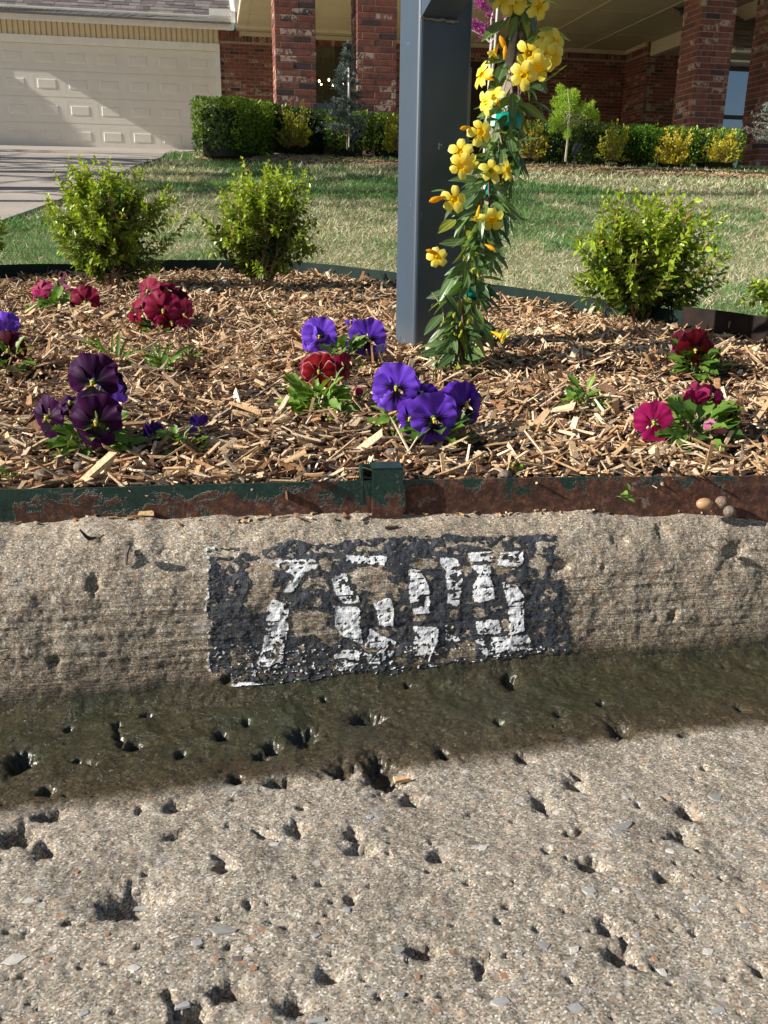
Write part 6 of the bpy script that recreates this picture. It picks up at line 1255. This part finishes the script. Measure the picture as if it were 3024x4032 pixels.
# seedlings
for i, (x_, y_) in enumerate([(20, 1045), (135, 1000), (240, 978), (700, 690), (590, 688), (1330, 745), (790, 985), (1120, 1035), (1352, 1088), (650, 890), (330, 805)]):
    b_ = on_ground(x_ * k, y_ * k, .8); b_[2] = float(bedz(b_[0], b_[1])) if in_bed(b_[0], b_[1]) else b_[2]; rr = np.random.default_rng(i); mb = MB()
    P_ = np.array([b_ + [rr.normal(0, .004), rr.normal(0, .004), .004 + .010 * rr.random()] for _ in range(11)]); leaves_at(mb, P_, rr.normal(0, 1, (11, 3)) * [1, 1, .3] + [0, 0, .4], rr.uniform(.006, .012, 11), np.array([.16, .30, .04]) * rr.uniform(.7, 1.3, (11, 1)), LT_OVAL, r=rr)
    o = mb.build('weed_seedling', M_PLF, None, loc=b_); tag(o, ['tiny weed seedling by the edging at the far left', 'tiny seedling below the near black pansies', 'tiny seedling in the mulch under the near black pansy leaves', 'tiny bright weed behind the violet pansies', 'tiny weed between the middle boxwood and the violet pansies', 'tiny weed near the right boxwood', 'tiny weed just above the edging strap', 'tiny weed right of the edging strap', 'tiny weed growing on the kerb at the foot of the right edging panel', 'tiny weed at the left of the red white edged pansy', 'tiny weed among the strap leaved tufts'][i], 'weed', 'weed seedlings in the mulch')

# ================================================================== litter on kerb, acorns, leaf, twig
def acorn(px, py, R_, label, col, elong=1.3, az=0, onk=True, cap=True):
    p = onz(px * k, py * k, .152) if onk else on_ground(px * k, py * k, .8)
    if onk: p[2] = .151 + R_ * .75
    else: p[2] = float(bedz(p[0], p[1])) + R_ * .9 + .004
    root = thing('acorn', label, 'acorn', p, 'acorns by the edging'); mb = MB(); d = np.array([math.cos(az), math.sin(az), .05]); pts = [p + d * R_ * elong * s_ for s_ in (-1, -.85, -.5, 0, .5, .8, .95, 1.12)]; mb.tube(pts, np.array([.05, .55, .9, 1, .86, .55, .22, .04]) * R_, 14)
    mb.build('nut', col, root, loc=p, smooth=True)
    if cap: mb = MB(); pts = [p + d * R_ * elong * s_ for s_ in (-1.12, -1.0, -.7, -.35, -.33)]; mb.tube(pts, np.array([.15, .75, 1.08, 1.14, .9]) * R_, 14); mb.build('cap', M_CAP, root, loc=p, smooth=True)
M_NUT = simple('acorn_shell', (.42, .24, .13), .35, .3, 60, .2); M_CAP = simple('acorn_cap', (.22, .15, .11), .9, .5, 400, 1, .003); M_OLD = simple('weathered_acorn', (.17, .13, .10), .8, .5, 200, .8, .002)
acorn(1521, 1095, .0062, 'shiny tan acorn lying on the kerb against the right edging', M_NUT, 1.45, 0.1, cap=False)
acorn(1558, 1093, .0068, 'round grey brown acorn cap just right of the shiny tan acorn', M_CAP, 1.0, .3, cap=False)
acorn(1575, 1112, .0062, 'dull round acorn nearest the kerb front at the right', M_OLD, 1.0, 1.0, cap=False)
for i, (x_, y_, lab) in enumerate([(93, 1050, 'grey acorn in the mulch at the far left by the edging'), (135, 1052, 'second grey acorn in the mulch at the left by the edging'), (173, 1022, 'dull acorn in the mulch below the near black pansies'), (845, 738 + 260, 'dark weathered acorn just above the edging strap'), (1090, 1050, 'old acorn in the mulch right of the edging strap'), (645, 1012, 'old brown acorn left of the edging strap')]):
    acorn(x_, y_, .0068, lab, M_OLD, 1.15, i, onk=False, cap=i == 3)
# curled leaf
p = onz(200 * k, 1168 * k, .1515); mb = MB(); n = 8; V = []; Q = []
for i in range(n + 1):
    a = i / n * 2 - 1
    for s_ in (-1, -.3, .3, 1): V.append([a * .011, s_ * .0045 * (1 - a * a * .8), .0065 * a * a * (1.3 if a < 0 else .8) + .0018 * s_ * s_ + .0005 + .0008 * math.sin(5 * a)])
for i in range(n):
    for j in range(3): Q.append([i * 4 + j, i * 4 + 4 + j, i * 4 + 5 + j, i * 4 + 1 + j])
o = build('dry_leaf', np.array(V) + p, np.array(Q), simple('dry_leaf_brown', (.10, .07, .05), .7, .4, 150, .4), None, smooth=True, loc=p); tag(o, 'curled dark dry leaf lying on top of the kerb at the left', 'leaf')
def on_k(px, py):
    a_, b_, _ = surf_at(px * k, py * k); x, y = uv_to_w(US[b_], V2[a_, b_]); return np.array([x, y, Z2[a_, b_]])
P1t, P2t, P3t = on_k(281, 1182), on_k(279, 1200), on_k(274, 1222); off = np.array([0, -.004, .003]); mb = MB(); mb.tube([P1t + off, P2t + off * 1.3, P3t + off * .5], [.0016, .0020, .0012], 6); o = mb.build('twig', simple('grey_twig', (.16, .12, .10), .8, .4, 200, .5), None, loc=P1t); tag(o, 'short grey twig leaning on the kerb face left of the number', 'twig')
def chipobj(px, py, L, w, th, az, label, col=(.62, .45, .26), name='wood_chip', onkerb=True, el=0.0):
    p = on_k(px, py) + np.array([0, 0, th]) if onkerb else on_ground(px * k, py * k, .8)
    if not onkerb: p[2] = float(bedz(p[0], p[1])) + .010
    rr = np.random.default_rng(int(px)); V = chipV.copy(); V += rr.uniform(-.1, .1, V.shape); V[[2, 3, 6, 7], 0] *= .5; nV = V @ (frame((math.cos(az), math.sin(az), el)) * np.array([w, L, th])).T + p
    o = build(name, nV, BOXF, mulch_mat, None, col=np.array(col), loc=p); tag(o, label, 'wood chip', 'stray wood chips on the kerb'); return o
chipobj(305, 1117, .026, .005, .004, -.12, 'pale wood chip on the kerb against the left green edging')
chipobj(1060, 1088, .012, .002, .002, .1, 'thin pale splinter on the kerb right of the strap', (.7, .62, .5))
chipobj(845, 1140, .014, .004, .002, .3, 'small brown bark flake above the painted number', (.16, .12, .09))
chipobj(1045, 1082, .010, .004, .003, .8, 'small tan chip at the foot of the right edging', (.5, .34, .2))
chipobj(1135, 1087, .007, .004, .003, .3, 'tiny reddish chip below the right edging panel', (.34, .16, .09))
chipobj(1590, 1072, .014, .007, .005, .5, 'broken brown acorn husk beside the acorns', (.45, .28, .16), 'husk')
chipobj(1640, 1100, .030, .006, .006, .35, 'splintered brown chip at the far right of the kerb', (.42, .24, .12))
chipobj(1100, 1085, .007, .005, .004, 1.2, 'reddish acorn fragment below the edging right of centre', (.36, .17, .12), 'husk')
chipobj(868, 1030, .024, .004, .003, 1.35, 'narrow chip hanging over the edging beside the strap', (.56, .34, .16), onkerb=False, el=.9)
chipobj(870, 1682, .012, .006, .003, .2, 'tan wood fragment lodged in the big pit of the gutter', (.62, .42, .24))
mb = MB(); rr = np.random.default_rng(901)
for i in range(150):
    p = on_k(rr.uniform(820, 1659) if i % 3 else rr.uniform(0, 840), rr.uniform(1090, 1110) if i % 3 else rr.uniform(1106, 1130)) + [0, 0, .0012]; V = chipV + rr.uniform(-.15, .15, chipV.shape); mb.add(V @ (frame((math.cos(i), math.sin(i * 1.7), 0)) * np.array([rr.uniform(.0008, .003), rr.uniform(.003, .012), .0015])).T + p, BOXF, col=PAL[rr.integers(len(PAL))])
o = mb.build('wood_crumbs', mulch_mat); o['kind'] = 'stuff'; o['label'] = 'tiny wood crumbs scattered on the kerb below the edging'; o['category'] = 'crumbs'
# white snail shell / pale pebbles in the bed, wooden lumps
for i, (x_, y_, sx_, lab) in enumerate([(128, 655, .014, 'white pebble among the back left pansy leaves'), (768, 600, .016, 'pale stone by the rear edging behind the violet pansies'), (1040, 700, .010, 'small pale pebble right of the vine base')]):
    p = on_ground(x_ * k, y_ * k, 1.5); p[2] = float(bedz(p[0], p[1])) + .008; o = link('pebble', SM[0][i], None); o.matrix_world = Matrix.Translation(p.tolist()) @ Matrix.Diagonal((sx_, sx_ * .7, sx_ * .8, 1)); tag(o, lab, 'pebble')
# bigger pieces of wood one can point at
BIGC = [(595, 935, .050, .018, 0.1), (700, 955, .024, .012, .9), (925, 1010 - 18, .03, .008, .6), (1150, 965, .035, .008, -.5), (1195, 990, .03, .012, 1.9), (1395, 890, .03, .007, -.7), (1475, 1020, .040, .007, -.45), (1290, 985, .012, .006, .4), (1035, 1000, .024, .016, 2.2), (320, 870, .03, .010, 1.4), (60, 1003, .026, .008, .3),
        (720, 1018, .03, .009, .8), (540, 905, .035, .004, -.6), (1320, 945, .03, .014, 1.4), (410, 970, .026, .01, .5), (1560, 985, .028, .008, .3), (980, 985, .02, .006, -.9), (480, 1010, .03, .008, .15), (130, 1015, .028, .01, 2.0), (60, 760, .04, .012, .2), (1180, 870, .03, .008, .3), (1290, 800, .035, .008, -.3), (1100, 760, .03, .01, .1)]
BIGL = ['flat pale slab of wood left of the violet blooms near the edging', 'stubby chip below the white edged red pansy', 'thin chip just above the edging strap', 'long chip right of the front violet blooms', 'upright pale chip halfway between strap and magenta pansy', 'slanting stick above the magenta pansy', 'long pale chip above the shiny acorn', 'tiny chip left of the magenta pansy', 'split ragged lump of grey wood right of the strap', 'upright splinter right of the near black pansies', 'chip at the far left near the edging', 'chip just above the left edging panel', 'thin stick left of the white edged red pansy', 'blocky chip at the left of the magenta blooms', 'chip below the trailing purple blooms', 'chip below the magenta pansy', 'short chip left of the front violet blooms foot', 'thin chip above the left edging panel, left of centre', 'chip under the near black pansies', 'broad pale chip right of the dark red pansy at the left edge', 'chip left of the small budding green plant', 'chip above the small budding green plant', 'chip right of the vine base']
for i, (x_, y_, L_, w_, az_) in enumerate(BIGC):
    L_ *= .72; w_ *= .7; p = on_ground(x_ * k, y_ * k, .8); p[2] = float(bedz(p[0], p[1])) + .010; rr = np.random.default_rng(i); mb = MB(); Fr = frame((math.cos(az_), math.sin(az_), rr.uniform(-.25, .25)), roll=rr.uniform(-.4, .4))
    for q_ in range(5):
        V = chipV.copy() + rr.uniform(-.15, .15, chipV.shape); V[[2, 3, 6, 7], 0] *= rr.uniform(.2, .8); V[[0, 1, 4, 5], 0] *= rr.uniform(.3, .9); V = V * [w_ * .36, L_ * rr.uniform(.55, 1.05), rr.uniform(.002, .005)] + [w_ * (q_ - 2) * .2, L_ * rr.uniform(-.14, .14), rr.uniform(-.001, .001)]; mb.add(V @ Fr.T + p, BOXF, col=PAL[[1, 3, 0, 4, 5, 8][i % 6]] * rr.uniform(.6, 1.0))
    o = mb.build('wood_chip', mulch_mat, None, loc=p); tag(o, BIGL[i], 'wood chip', 'larger chunks of wood on the mulch')

# ================================================================== bare street trees to the left, outside the picture; their shade crosses drive, lawn and door
M_BARK = simple('tree_bark', (.16, .12, .09), .9, .4, 8, .8, .02)
def bare_tree(x, y, h, rad, seed, label, nbr=16):
    rr = np.random.default_rng(seed); z = float(ground(x, y)); p = np.array([x, y, z]); root = thing('bare_tree', label, 'tree', p, 'bare trees beside the driveway'); mb = MB(); mb.tube([p - [0, 0, .2], p + [rr.normal(0, .05), 0, h * .3], p + [rr.normal(0, .1), 0, h * .6], p + [rr.normal(0, .2), rr.normal(0, .2), h]], [rad * 1.25, rad, rad * .7, rad * .15], 12); mb.build('trunk', M_BARK, root, loc=p, smooth=True); mb = MB()
    for i in range(nbr):
        f = rr.uniform(.3, .95); a = rr.uniform(0, 6.28); L = h * .35 * (1.15 - f) + .3; b0 = p + np.array([0, 0, h * f]); e = b0 + np.array([math.cos(a) * L, math.sin(a) * L, L * rr.uniform(.3, .9)]); m_ = (b0 + e) / 2 + rr.normal(0, .08, 3); mb.tube([b0, m_, e], [rad * .35, rad * .2, .006], 6)
        for j in range(5): f2 = rr.uniform(.3, .9); q = b0 * (1 - f2) + e * f2; e2 = q + rr.normal(0, L * .25, 3) + [0, 0, L * .15]; mb.tube([q, (q + e2) / 2 + rr.normal(0, .02, 3), e2], [.014, .009, .003], 4)
    mb.build('branches_or_core', M_BARK, root, loc=p)
sd = np.array([math.cos(SUN_AZ), math.sin(SUN_AZ)])      # shadow heading
for i, (px, py, back, h, rad, lab) in enumerate([(200, 601, 8.5, 7, .06, 'thin bare tree outside the left of the picture, nearest the garage'), (200, 628, 7.5, 6.5, .08, 'second slim bare tree outside the picture to the left'), (200, 648, 6.5, 6, .07, 'third slim bare tree outside the picture to the left'), (100, 797, 3.6, 5, .05, 'young bare tree beside the lower end of the driveway'),
        (1000, 640, 8.0, 8, .10, 'stouter bare tree outside the picture whose shade crosses the upper lawn'), (900, 690, 6.5, 6, .10, 'bare tree outside the picture whose shade reaches the middle of the lawn'), (2500, 760, 8.0, 7, .10, 'bare tree outside the picture whose shade reaches the right of the lawn')]):
    g = on_ground(px, py, 6); q = g[:2] - sd * back; bare_tree(q[0], q[1], h, rad, 60 + i, lab, 18)
# tall evergreen added out of view by the garage wall, to shade the door
Wp = h2w(hp(205, 585, HYG)[0], HYG, 0); q = Wp[:2] - sd * 4.2; loc_ = q - HO[:2]; hxl = float(loc_ @ HX_[:2]); qw = h2w(hxl, HYG - .02, 0); zq = float(ground(qw[0], qw[1])); base = np.array([qw[0], qw[1] - .25, zq]); rr = np.random.default_rng(99)
root = thing('shading_evergreen', 'unseen evergreen added left of the picture to shade the garage door', 'evergreen', base); mb = MB(); mb.tube([base, base + [0, 0, 3.1]], [.06, .02], 8); mb.build('trunk', M_BARK, root, loc=base)
n = 9000; zz_ = rr.random(n) ** .9; ra = .38 * (1 - zz_ ** 3 * .8) * (.55 + .5 * rr.random(n)); an = rr.uniform(0, 6.28, n); P_ = base + np.stack([np.cos(an) * ra, np.sin(an) * ra * .8, zz_ * 3.2 + .02], 1); mb = MB(); leaves_at(mb, P_, rr.normal(0, 1, (n, 3)) + [0, 0, .5], rr.uniform(.05, .09, n), np.array([.04, .09, .02]) * rr.uniform(.6, 1.5, (n, 1)), QUADLEAF, r=rr); o = mb.build('foliage', M_HEDGE, root, loc=base); o['kind'] = 'stuff'
